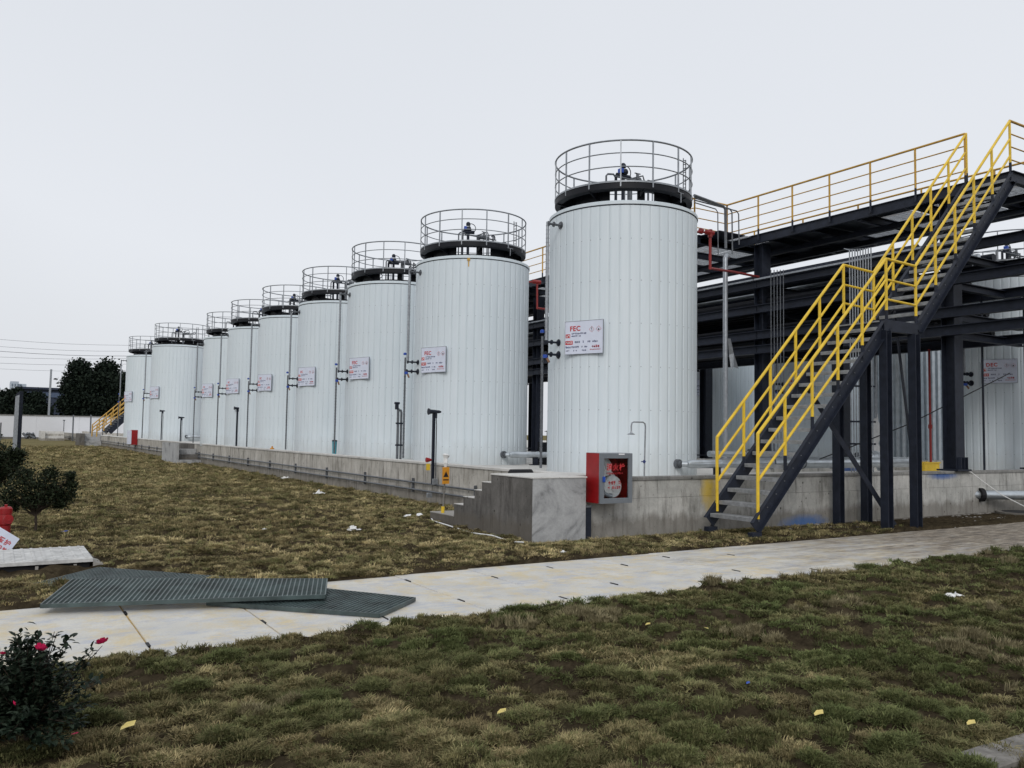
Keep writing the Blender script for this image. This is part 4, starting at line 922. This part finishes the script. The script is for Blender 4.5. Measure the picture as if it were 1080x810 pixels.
put('nozzle', MB().tube([(7.83, 10.04, .74), (7.93, 10.04, .70), (8.0, 10.04, .69)], [.045, .03, .04], 10), M['galv'], hc, True)
put('valve', MB().lathe([(0, 0), (.05, 0), (.05, .04), (0, .05)], 10, (7.98, 10.08, .66)), M['redpipe'], hc)
def cj(s, size): return text_mesh(s, size, M['redink'], .0008)
ob('lettering', cj('消火栓', .115), dr, (x0+.125, y0-.0175, 1.085), (D(90), 0, 0))
mb = MB(); 
for (a, z, w_, h, n) in ((x0+.12, 1.02, .32, .028, 12), (x0+.16, .865, .24, .055, 5), (x0+.15, .80, .25, .04, 6)): glyphs(mb, a, z, w_, h, n, y0-.0182, 11)
stuff(put('small_print', mb, M['redink'], dr))

# ------------------------------------------------------------------ gratings on the path
def grating(name, label, quad, z, th, pitch, parent_rot=None):
    # quad: near-left, near-right, far-right, far-left corners (x, y, z)
    q = [Vector(c) for c in quad]; t = thing(name, label, 'grating', tuple(q[0]), 'loose green grating panels lying on the path')
    o = q[0]; L_ = ((q[1]-q[0]).length+(q[2]-q[3]).length)/2; Wd = ((q[3]-q[0]).length+(q[2]-q[1]).length)/2
    def P(u, v, dz=0): 
        p = q[0]*(1-u)*(1-v)+q[1]*u*(1-v)+q[2]*u*v+q[3]*(1-u)*v; return p-o+Vector((0, 0, dz))
    g = MB(); nu = int(L_/pitch); nv = int(Wd/pitch)
    for i in range(1, nu): g.bar(P(i/nu, 0, -th/2), P(i/nu, 1, -th/2), .011, th*.96)
    for j in range(1, nv): g.bar(P(0, j/nv, -th/2), P(1, j/nv, -th/2), .007, th*.90)
    stuff(put('bars', g, M['frp'], t))
    for a, b_ in (((0, 0), (1, 0)), ((1, 0), (1, 1)), ((1, 1), (0, 1)), ((0, 1), (0, 0))): put('edge_bar', MB().bar(P(*a, -th/2), P(*b_, -th/2), .012, th), M['frp'], t)
    return t
M['frp'] = simple('green_grp_grating', (.048, .070, .070), .4, 0, .6, 4)
grating('floor_grating', 'loose green grating on top of the other two, nearest the shrub', [onz(43, 637, .12), onz(343, 627, .135), onz(345, 610, .15), onz(77, 610, .15)], .1, .035, .042)
grating('floor_grating', 'loose green grating lying flat on the path at the right of the pile', [onz(218, 634, .075), onz(400, 647, .075), onz(438, 630, .075), onz(290, 615, .075)], .05, .035, .045)
grating('floor_grating', 'loose dark grating at the back of the pile beside the white slab', [onz(36, 615, .075), onz(170, 633, .075), onz(236, 608, .08), onz(104, 598, .11)], .05, .03, .045)

# white slotted slab, left
t = thing('slotted_cover', 'white ribbed slab with dark slots along its edge lying in the grass', 'slab', (0, 0, 0))
put('top_slab', MB().bbox(-2.0, 10.46, .115, 1.03, 11.55, .16, .008), M['paleslab'], t)
put('base_slab', MB().bbox(-2.0, 9.95, -.05, 1.02, 10.52, .035, .01), M['conc_top'], t)
put('slot_dark', MB().box(-1.98, 10.50, .03, 1.0, 11.5, .099), M['black'], t)  # black filler paints the shade in the gap under the slab
for i in range(30): put('rib', MB().bbox(-1.95+i*.1, 10.47, .1605, -1.92+i*.1, 11.54, .166, .002), M['paleslab'], t)
for i in range(8): put('slot_bar', MB().box(-1.75+i*.37, 10.463, .035, -1.72+i*.37, 10.50, .099), M['conc_top'], t)
put('broken_edge', MB().add([(1.03, 10.46, .0), (1.18, 10.42, .0), (1.14, 10.9, .0), (1.06, 11.2, 0), (1.03, 11.3, .0), (1.03, 10.46, .12), (1.16, 10.44, .07), (1.12, 10.9, .08), (1.05, 11.2, .12), (1.03, 11.3, .12)], [(5, 6, 7, 8, 9), (0, 1, 6, 5), (1, 2, 7, 6), (2, 3, 8, 7), (3, 4, 9, 8)]), M['conc_top'], t)

# hydrant and its sign
t = thing('fire_hydrant', 'red pillar fire hydrant at the left edge behind the white slab', 'hydrant', (.20, 12.2, 0)); t.scale = (.80, .80, .86)
put('barrel', MB().lathe([(.10, -.05), (.10, .04), (.078, .06), (.075, .44), (.09, .46), (.09, .56), (.085, .60), (.09, .605), (.092, .68), (.07, .705), (0, .71)], 22), M['red'], t, True)
put('outlet_cap', MB().tube([(.02, -.06, .54), (.035, -.13, .54)], .05, 14).tube([(.035, -.13, .54), (.042, -.165, .54)], .066, 14).tube([(.042, -.165, .54), (.045, -.18, .54)], .03, 8), M['red'], t, True)
put('outlet_cap', MB().tube([(-.05, .0, .48), (-.15, -.02, .48)], .05, 12), M['red'], t, True)
put('nut', MB().box(-.02, -.02, .70, .02, .02, .74), M['red'], t)
sg = thing('paper_sign', 'white sign with red characters leaning askew on the red hydrant', 'sign', (.12, 11.98, .23), rot=(D(-12), D(36), D(6)))
put('board', MB().bbox(-.20, -.006, -.14, .20, .006, .14, .002), M['signblue'], sg)
ob('lettering', cj('爱护', .075), sg, (.00, -.0068, .0), (D(90), 0, 0)); ob('lettering', cj('消防设施', .065), sg, (-.10, -.0068, -.085), (D(90), 0, 0))
put('mark', MB().box(-.09, -.0075, -.02, -.05, -.006, .03).box(-.10, -.0075, .04, -.04, -.006, .055), M['black'], sg)

# stone post
t = thing('gate_post', 'tall thin dark stone post standing alone in the left lawn', 'post', (.86, 36.5, 0)); t.scale = (.82, .82, .94)
put('post', MB().add([(-.19, .05, -.1), (.0, -.14, -.1), (.15, .0, -.1), (-.05, .2, -.1), (-.15, .05, 3.0), (.0, -.12, 3.12), (.14, .0, 3.12), (-.05, .17, 3.0)], [(0, 1, 5, 4), (1, 2, 6, 5), (2, 3, 7, 6), (3, 0, 4, 7), (4, 5, 6, 7)]), M['steel'], t)
put('pale_side', MB().add([(-.195, .04, 0), (-.01, -.15, 0), (-.01, -.135, 2.98), (-.16, .04, 2.9), (-.2, .035, 0), (-.015, -.155, 0), (-.015, -.14, 2.98), (-.165, .035, 2.9)], [(0, 1, 2, 3), (4, 5, 6, 7), (0, 4, 7, 3), (1, 5, 6, 2)]), M['galv'], t)  # pale sheet makes the left face lighter than the rest

# red cabinet on the far wall
t = thing('hose_cabinet', 'small red fire cabinet far along the dike wall by the last tank', 'fire cabinet', (8.1, 60.5, .53))
put('case', MB().bbox(-.22, -.3, 0, .15, .3, .97, .01), M['red'], t); put('pale_side', MB().box(-.42, -.28, .03, -.222, .28, .93), M['signblue'], t)

# white hose on the ground and outlet pipe in the wall at right
t = thing('plastic_tube', 'thin white plastic tube curving across the grass before the step block', 'tube')
pts = [(6.75, 13.6), (6.5, 13.0), (6.42, 12.3), (6.40, 11.5), (6.38, 10.8), (6.33, 10.2), (6.25, 9.75)]
put('tube', MB().tube([(x, y, float(ground_z(np.array([x]), np.array([y]))[0])+.035) for x, y in pts], .011, 6), M['whitepl'], t, True)
t = thing('drain_pipe', 'shiny silver pipe coming out of the dike wall at the right edge', 'pipe')
put('pipe_run', MB().tube([(18.3, 10.4, .43), (18.9, 10.05, .43), (23.0, 8.6, .40)], .10, 16), M['alu'], t, True)
put('collar', MB().tube([(18.42, 10.30, .43), (18.5, 10.26, .43)], .15, 16), M['black'], t)
t = thing('white_cord', 'thin white cord hanging over the wall beside the silver drain pipe', 'cord')
put('cord', MB().tube([(17.9, 10.25, .97), (18.0, 10.22, .93), (18.2, 10.1, .75), (18.6, 9.9, .45), (19.3, 9.6, .1)], .010, 5), M['whitepl'], t, True)
t = thing('pit_cover', 'low grey concrete chamber rim at the right edge of the path', 'chamber', (18.9, 9.6, 0)); put('rim', MB().tube([(0, 0, -.1), (0, 0, .10)], .55, 28), M['conc_cap'], t); put('opening', MB().tube([(0, 0, .101), (0, 0, .105)], .42, 24), M['black'], t)  # black disc on the rim paints the dark of the hole

# ------------------------------------------------------------------ rubble and litter
def rock(s, r):
    mb = MB(); n = 7; L_ = [(0, 1), (.75, .55), (1, 0), (.8, -.5), (0, -.7)]
    vs = []; 
    for i, (q, z) in enumerate(L_):
        for k in range(n): a = 2*math.pi*k/n; j = 1+r.uniform(-.28, .28); vs.append((q*s*j*math.cos(a), q*s*j*math.sin(a)*.8, z*s*.6*j))
    fs = [(i*n+k, i*n+(k+1) % n, (i+1)*n+(k+1) % n, (i+1)*n+k) for i in range(4) for k in range(n)]
    return mb.add(vs, fs)
rr_ = random.Random(5); rb = MB()
for i in range(260):
    x = rr_.uniform(11.5, 20); y = rr_.uniform(8.75, 10.2); s_ = rr_.uniform(.015, .055); o = len(rb.v); k = rock(s_, rr_)
    rb.add([(a+x, b_+y, c+.03) for a, b_, c in k.v], k.f)
tag(stuff(put('rubble', rb, M['rubble'])), 'loose broken stones and dirt along the foot of the wall beneath the stair landing', 'rubble')
def leaf(x, y, s, rot, mat, name, label, cat, group=None, curl=.3):
    z = float(ground_z(np.array([x]), np.array([y]))[0])+.035
    vs = [(-1, 0, .0), (-.5, -.42, curl*.6), (.2, -.5, curl*.4), (1, 0, curl), (.3, .45, curl*.9), (-.45, .40, curl*.2), (0, 0, .05)]
    fs = [(0, 1, 6), (1, 2, 6), (2, 3, 6), (3, 4, 6), (4, 5, 6), (5, 0, 6)]
    o = put(name, MB().add([(a*s, b_*s, c*s) for a, b_, c in vs], fs), M[mat], None, False, (x, y, z), (0, 0, rot)); tag(o, label, cat, group); return o
for x, y, s_, r_, lb in ((4.52, 5.19, .035, .3, 'yellow fallen leaf, farthest of those on the near lawn'), (4.82, 4.85, .022, 2, 'tiny yellow leaf just right of the farthest one'), (4.59, 3.43, .038, 1, 'yellow fallen leaf in the middle of the near lawn at right'), (3.83, 3.02, .045, .2, 'large crumpled yellow leaf near the bottom right'), (.66, 4.73, .055, .7, 'pale yellow leaf on the grass just right of the camellia'), (2.38, 3.9, .04, .4, 'pale yellow leaf on the grass at bottom centre'), (4.45, 2.55, .04, .1, 'yellow leaf lying beside the corner kerb')):
    leaf(x, y, s_, r_, 'dryleaf', 'fallen_leaf', lb, 'leaf', 'yellow leaves fallen on the near lawn')
def crumple(x, y, s, rot, mat, name, label, cat, seed=0):
    r = random.Random(seed+int(x*100)); n = 7; vs = []; fs = []
    for i in range(n):
        for j in range(n):
            u, v = i/(n-1)-.5, j/(n-1)-.5; e_ = 1-.5*r.random()*(abs(u) > .4 or abs(v) > .4); vs.append((u*2*s*e_+r.gauss(0, s*.07), v*1.1*s*e_+r.gauss(0, s*.07), max(0, r.gauss(.22, .16))*s*(1.3-2*max(abs(u), abs(v)))))
    for i in range(n-1):
        for j in range(n-1):
            a = i*n+j; fs += [(a, a+1, a+n+1), (a, a+n+1, a+n)]
    z = float(ground_z(np.array([x]), np.array([y]))[0])+.03
    return tag(put(name, MB().add(vs, fs), M[mat], None, False, (x, y, z), (0, 0, rot)), label, cat)
for x, y, s_, r_, lb in ((4.79, 12.32, .13, .3, 'crumpled white plastic in the lawn before the step block'), (4.9, 12.6, .09, 1.6, 'smaller white scrap touching the crumpled plastic'), (8.13, 4.82, .13, .0, 'flat white plastic scrap on the near lawn at far right'), (8.76, 5.73, .05, .6, 'small white scrap near the path at the right'), (6.35, 8.95, .06, .5, 'white stone-like scrap in the grass strip below the block'), (8.0, 26.5, .2, .3, 'white litter at the foot of the long wall'), (6.7, 19.5, .16, .4, 'white litter in the lawn halfway to the long wall'), (3.6, 12.9, .05, .4, 'tiny white scrap left of the crumpled plastic')):
    crumple(x, y, s_, r_, 'litter', 'litter', lb, 'litter')
leaf(3.88, 3.56, .022, .4, 'blue', 'bottle_cap', 'tiny blue plastic scrap in the near lawn', 'litter'); leaf(.95, 13.6, .06, .2, 'blue', 'litter', 'small blue scrap by the roots of the small tree', 'litter')
leaf(.47, 8.3, .07, .1, 'teal', 'litter', 'teal plastic strip under the near end of the gratings', 'litter')
for x, y in ((6.6, 13.75), (6.45, 13.95)): leaf(x, y, .12, x*3, 'whitepl', 'litter', 'grey-white rubbish beside the lowest step of the block', 'litter', 'rubbish beside the lowest step')

# ------------------------------------------------------------------ plants
def leaf_cloud(name, pts, size, mat, parent, aspect=.55, seed=0, flat=.0):
    r = np.random.default_rng(seed); N = len(pts); a = r.normal(size=(N, 3)); a[:, 2] *= (1-flat); a /= np.linalg.norm(a, axis=1)[:, None]
    b_ = r.normal(size=(N, 3)); b_ -= (b_*a).sum(1)[:, None]*a; b_ /= np.linalg.norm(b_, axis=1)[:, None]; nrm = np.cross(a, b_)
    s = size*r.uniform(.6, 1.2, N)[:, None]; w_ = s*aspect
    v = np.stack([pts-a*s, pts-a*s*.2+b_*w_-nrm*w_*.2, pts+a*s, pts-a*s*.2-b_*w_-nrm*w_*.2], 1).reshape(-1, 3)
    i = np.arange(N)[:, None]*4; f = np.concatenate([i+np.array([[0, 1, 2]]), i+np.array([[0, 2, 3]])], 0)
    return stuff(ob(name, npmesh(name, v, f, M[mat]), parent))
def lobes(n, cents, r, seed, shell=.5):
    g = np.random.default_rng(seed); c = np.array(cents); k = g.integers(0, len(c), n); d_ = g.normal(size=(n, 3)); d_ /= np.linalg.norm(d_, axis=1)[:, None]
    q = g.uniform(shell, 1, n)**.6; rad = c[k, 3]*q*(1+.27*g.normal(size=n)); return c[k, :3]+d_*rad[:, None]*np.array([1, 1, .85])
def branches(mb, base, tips, r0, r1, r, fork=.4):
    base = Vector(base)
    for t in tips:
        t = Vector(t); m1 = base.lerp(t, fork)+Vector((r.uniform(-.08, .08), r.uniform(-.08, .08), .12))*(t-base).length*.6
        mb.tube([base, m1, t], [r0, (r0+r1)/2, r1], 6)
# camellia in the foreground
cm = thing('camellia_shrub', 'dark glossy camellia shrub with pink flowers in the near left corner', 'shrub', (.20, 4.62, 0)); cm.scale = (.80, .80, .74)
r_ = random.Random(3); mb = MB(); mb.tube([(0, 0, -.05), (.01, 0, .15), (.0, .01, .32)], [.016, .013, .011], 8)
tips = []
for i in range(85):
    a = r_.uniform(0, 6.28); q = r_.uniform(.04, .37); h = r_.uniform(.34, .84); tips.append((q*math.cos(a)-.03, q*math.sin(a), h*(1-.35*(q/.33)**2)))
tips += [(.33, -.02, .70), (.30, .02, .60), (.20, 0, .80), (.04, 0, .84), (-.08, .0, .86), (.37, .0, .50), (.13, .05, .83)]
for k, t_ in enumerate(tips): branches(mb, (0, 0, .2+.12*r_.random()), [t_], .0045, .0018, r_, .45)
put('trunk', mb, M['bark'], cm, True)
def camleaves():
    V = []; F = []; g = random.Random(8)
    def lf(p, d_, s):
        d_ = d_.normalized(); sd_ = d_.cross(Vector((0, 0, 1))); 
        if sd_.length < .05: sd_ = Vector((1, 0, 0))
        sd_.normalize(); n_ = sd_.cross(d_); w_ = s*.27; o = len(V)
        V.extend([p, p+d_*s*.35+sd_*w_+n_*w_*.35, p+d_*s*.75+sd_*w_*.7+n_*w_*.25-n_*s*.03, p+d_*s-n_*s*.09, p+d_*s*.75-sd_*w_*.7+n_*w_*.25-n_*s*.03, p+d_*s*.35-sd_*w_+n_*w_*.35, p+d_*s*.5])
        F.extend([(o, o+1, o+6), (o+1, o+2, o+6), (o+2, o+3, o+6), (o+3, o+4, o+6), (o+4, o+5, o+6), (o+5, o, o+6)])
    for t_ in tips:
        t_ = Vector(t_); b0 = Vector((0, 0, .28))
        for k in range(62):
            f_ = 1-.75*g.random()**1.1; p = b0.lerp(t_, f_)+Vector((g.gauss(0, .018), g.gauss(0, .018), g.gauss(0, .018)+.02*(1-f_)))
            d_ = (t_-b0).normalized()*.5+Vector((g.gauss(0, 1), g.gauss(0, 1), g.gauss(0, .5)))*.7; lf(p, d_, g.uniform(.032, .060))
    return np.array([tuple(v) for v in V]), np.array(F)
v_, f_ = camleaves(); stuff(ob('foliage', npmesh('foliage', v_, f_, M['camleaf']), cm))
def flower(parent, c, s, seed):
    g = random.Random(seed); mb = MB()
    for ring_, n, tilt, rad in ((0, 6, .35, 1), (1, 5, .9, .75), (2, 4, 1.3, .5)):
        for k in range(n):
            a = 2*math.pi*(k+.5*ring_)/n+g.uniform(-.1, .1); u = Vector((math.cos(a), math.sin(a), 0)); up_ = Vector((0, 0, 1)); sd_ = u.cross(up_)
            q = (u*math.cos(tilt)+up_*math.sin(tilt))*s*rad; w_ = s*.42*rad
            mb.add([(0, 0, 0), q*.6+sd_*w_, q+sd_*w_*.6+up_*s*.1, q*1.05+up_*s*.05, q-sd_*w_*.6+up_*s*.1, q*.6-sd_*w_], [(0, 1, 2, 3), (0, 3, 4, 5)])
    put('flower', mb, M['petal'], parent, False, c, (g.uniform(.5, 1.2), g.uniform(-.5, .5), g.uniform(0, 3)))
def camloc(px, py, Y): p = at(px, py, Y)-Vector((.20, 4.62, 0)); return (p.x/.80, p.y/.80, p.z/.74)
for q in ((108, 681, 4.60), (60, 668, 4.6), (98, 688, 4.65)):
    t_ = Vector(camloc(*q)); tips.append(tuple(t_))
    mbt = MB(); mbt.tube([(0, 0, .3), Vector((0, 0, .3)).lerp(t_, .6)+Vector((0, 0, -.02)), t_], [.004, .003, .002], 5); put('twig', mbt, M['bark'], cm)
for i, (c, s_) in enumerate(((camloc(108, 678, 4.6), .040), (camloc(42, 684, 4.5), .036), (camloc(14, 742, 4.3), .016), (camloc(2, 690, 4.4), .02))): flower(cm, c, s_, i)
for i, (x, y) in enumerate(((.42, 4.75), (.52, 4.72))): leaf(x, y, .02, i, 'petal', 'fallen_petal', ['pink petal on the grass nearer the camellia trunk', 'pink petal on the grass, the farther one from the camellia'][i], 'petal', 'pink petals fallen beside the camellia')

def small_tree(x, y, cents, label, n, seed, hb, ls=.035):
    t = thing('small_tree', label, 'tree', (x, y, 0)); t.scale = (.84, .84, .84); g = random.Random(seed); mb = MB(); mb.tube([(0, 0, -.05), (.01, 0, hb*.5), (-.01, 0, hb)], [.028, .022, .02], 8)
    for c in cents:
        for k in range(4):
            q = Vector((c[0]+g.gauss(0, c[3]*.5), c[1]+g.gauss(0, c[3]*.5), c[2]+g.gauss(0, c[3]*.4))); branches(mb, (-.005, 0, hb*g.uniform(.8, 1)), [q], .012, .003, g)
    put('trunk', mb, M['bark'], t, True); leaf_cloud('crown', lobes(n, cents, 0, seed, .25), ls, 'treeleaf', t, .5, seed); return t
small_tree(.61, 14.13, [(-.05, 0, .95, .27), (-.28, 0, .85, .25), (.22, 0, .90, .24), (.45, 0, .72, .20), (-.42, .1, .70, .2), (.1, -.1, .72, .24), (.2, .1, 1.10, .14), (.52, 0, .90, .10), (-.2, .1, 1.08, .16), (.36, 0, .56, .12), (.5, -.05, 1.06, .08), (-.35, .1, .55, .14), (.0, 0, .78, .3), (.32, 0, .74, .2), (-.12, 0, .62, .16)], 'small round leafy tree in the left lawn behind the hydrant', 6500, 4, .45, .030)
small_tree(.05, 18.4, [(0, 0, 1.25, .42), (-.4, 0, 1.15, .4), (.3, 0, 1.0, .33), (.1, 0, .85, .3), (-.3, 0, .8, .3), (.42, 0, 1.25, .2)], 'small dark tree cut by the left edge, behind the other small one', 7500, 5, .5, .040)

def big_tree(x, y, cents, label, n, seed, hb, ls):
    t = thing('background_tree', label, 'tree', (x, y, 0), 'dark trees beyond the far white wall'); g = random.Random(seed); mb = MB(); mb.tube([(0, 0, -.5), (0, 0, hb*.5), (.1, 0, hb)], [.5, .4, .32], 8)
    for c in cents: branches(mb, (0, 0, hb*.8), [(c[0], c[1], c[2])], .22, .06, g)
    put('trunk', mb, M['bark'], t); leaf_cloud('crown', lobes(n, cents, 0, seed, .35), ls, 'farleaf', t, .6, seed); return t
def crown_at(lst, Yw, base_px):
    b0 = at(base_px, 464, Yw); out_ = []
    for px, py, r in lst: p = at(px, py+3, Yw); out_.append((p.x-b0.x, random.uniform(-2, 2), p.z, r*.84))
    return b0.x, out_
x, c = crown_at([(84, 386, 1.9), (80, 400, 2.3), (98, 400, 2.3), (113, 387, 2.0), (118, 402, 2.5), (90, 420, 3), (108, 425, 3.2), (75, 425, 2.4), (125, 420, 2.6), (130, 400, 1.8), (76, 408, 1.9), (100, 445, 3.5), (82, 445, 3.), (122, 445, 3.)], 150, 100)
big_tree(x, 150, c, 'big twin-crowned dark tree beyond the far wall, beside the last tank', 26000, 11, 4, .28)
x, c = crown_at([(38, 418, 1.5), (34, 430, 2.2), (44, 432, 1.8), (38, 446, 2.6), (28, 436, 1.8), (46, 450, 2)], 146, 38)
big_tree(x, 146, c, 'dark rounded tree beyond the far wall, left of the lamp pole', 12000, 12, 4, .26)
x, c = crown_at([(10, 418, 1.8), (18, 414, 1.3), (2, 420, 2), (12, 432, 2.4), (-6, 430, 3), (4, 446, 3), (20, 446, 2.5), (-16, 425, 3), (-25, 440, 3.5)], 148, 8)
big_tree(x, 148, c, 'low dark tree mass beyond the far wall at the left edge', 14000, 13, 4, .28)
x, c = crown_at([(-60, 420, 4), (-75, 430, 4), (-50, 440, 4), (-90, 415, 4)], 150, -65); big_tree(x, 150, c, 'dark tree beyond the far wall just past the left edge', 7000, 14, 4, .4)
x, c = crown_at([(150, 420, 4), (170, 425, 4), (160, 440, 4)], 158, 160); big_tree(x, 158, c, 'dark tree beyond the far wall hidden behind the last tanks', 6000, 15, 4, .4)

# ------------------------------------------------------------------ far background
fw_ = thing('boundary_wall', 'long white boundary wall across the far end of the lawn', 'wall')
for i in range(28): put('wall_panel', MB().box(-90+i*5, 126, -.2, -85.01+i*5, 126.25, 3.05), M['farwall'], fw_)
put('coping', MB().box(-90, 125.9, 3.051, 50, 126.35, 3.16), M['conc_cap'], fw_)
put('ground_curb', MB().box(-90, 125.6, -.1, 8, 125.98, .28), M['conc_cap'], fw_)
fb = thing('warehouse', 'dark blue hall with a pale band showing between the trees', 'building')
a = at(20, 420, 190); b_ = at(75, 420, 190); zt_ = at(50, 411, 190).z
put('wall', MB().box(a.x, 190, -.5, b_.x+30, 215, zt_), M['farbld'], fb); put('wall_band', MB().box(a.x, 189.85, at(50, 419, 190).z, b_.x+30, 189.99, at(50, 414, 190).z), M['farband'], fb)
put('roof', MB().box(a.x-.5, 189.4, zt_, b_.x+30.5, 215.5, zt_+.4), M['farbld'], fb)
fb = thing('far_building', 'pale blue-grey flat-roofed block far away above the left trees', 'building')
a = at(11, 402, 400); b_ = at(20, 402, 400); c_ = at(28, 405, 400)
f0_ = put('wall', MB().box(a.x, 400, -1, b_.x, 415, a.z), M['farpale'], fb); put('wall', MB().box(b_.x+.01, 400.5, -1, c_.x, 414, c_.z), M['farpale'], fb)
for i in range(4):
    for j in range(3): put('window', MB().box(a.x+.5+i*1.0, 399.9, a.z-2-j*2.6, a.x+1.0+i*1.0, 399.99, a.z-1-j*2.6), M['winfar'], f0_)
t = thing('lamp_pole', 'tall slim grey pole leaning slightly beyond the far white wall', 'pole')
a = at(50.3, 455, 138); b_ = at(54, 390, 138); put('pole', MB().tube([(a.x, 138, -.2), (b_.x, 138, b_.z)], [.17, .13], 10), M['galv'], t, True); put('cap', MB().lathe([(0, .1), (.2, 0), (0, -.05)], 8, (b_.x, 138, b_.z)), M['galv'], t)
wt = [(358, 364.2), (365.5, 370.5), (370.5, 375.5), (376.5, 378), (383, 384), (389, 391)]
for i, (ya, yb) in enumerate(wt):
    p = at(0, ya, 170); q = at(135, yb, 170); d_ = q-p; o = thing('power_line', 'thin overhead wire crossing the sky at left, number of six'.replace(', number of six', ['  topmost of the six', ', second from the top', ', third from the top', ', fourth from the top', ', fifth from the top', ', lowest of the six'][i]).replace('  ', ', '), 'cable', (0, 0, 0), 'overhead wires at the left')
    pts = [tuple(p+d_*f_+Vector((0, 0, -.25*math.sin(math.pi*min(max(f_, 0), 1))))) for f_ in (-3, -1, 0, .25, .5, .75, 1, 2, 4)]
    put('wire', MB().tube(pts, .035 if i == 2 else .022, 5), M['steel' if i != 5 else 'galv'], o)
# far yellow stair
fs = thing('steel_staircase', 'distant small yellow-railed stair left of the last tank', 'stairs')
Yf = 76; a = at(99, 457, Yf); b_ = at(134, 424, Yf); d2 = at(113, 457, Yf)
for y, dx in ((Yf, 0), (Yf-1, .25)):
    o_ = Vector((dx, y-Yf, 0))
    put('stringer', MB().bar(at(110, 456, Yf)+o_, at(136, 432, Yf)+o_, .08, .4), M['steel'], fs)
    for k, dz in enumerate((0, .42, .84)): put('handrail', MB().tube([at(97.5, 448, Yf)+o_-Vector((0, 0, dz*.6)), at(134, 418, Yf)+o_-Vector((0, 0, dz))], .05, 6), M['yellow_old'], fs)
    for k in range(6): p = at(97.5, 448, Yf).lerp(at(134, 418, Yf), k/5)+o_; put('rail_post', MB().tube([p, p-Vector((0, 0, .95))], .05, 6), M['yellow_old'], fs)
for k in range(12): p = at(108, 457, Yf).lerp(at(134, 432, Yf), (k+.5)/12); put('tread', MB().box(p.x-.15, Yf-1, p.z, p.x+.15, Yf, p.z+.05), M['tread'], fs)
for px_, lb in ((76.5, 'first slim pole before the far white wall'), (95, 'second slim pole before the far white wall, by the yellow stair'), (0, 'slim pole before the far wall at the very left edge')):
    a = at(px_, 463, 110); b_ = at(px_+1, 438 if px_ else 446, 110); t = thing('pole', lb, 'pole'); put('pole', MB().tube([(a.x, 110, -.1), (b_.x, 110, b_.z)], .08, 6), M['galv_d'], t); put('cap', MB().lathe([(0, .05), (.12, 0), (0, -.02)], 6, (b_.x, 110, b_.z)), M['galv_d'], t)
t = thing('parts_heap', 'small dark heap of pipe fittings at the foot of the far white wall', 'heap', (2.5, 122, 0))
for i in range(7): put('fitting', MB().tube([(rr_.uniform(-.8, .8)+1.6, rr_.uniform(-.4, .4), .2), (rr_.uniform(-.8, .8)+1.6, rr_.uniform(-.4, .4), .8)], .16, 7), M['galv_d'], t)
t = thing('bush', 'small dark bush at the foot of the far wall near the left edge', 'bush', (.2, 123, 0)); leaf_cloud('foliage', lobes(900, [(0, 0, .4, .5), (.6, 0, .35, .4)], 0, 31, .2), .12, 'farleaf', t); put('stem', MB().tube([(0, 0, -.1), (0, 0, .5)], .04, 5), M['bark'], t)
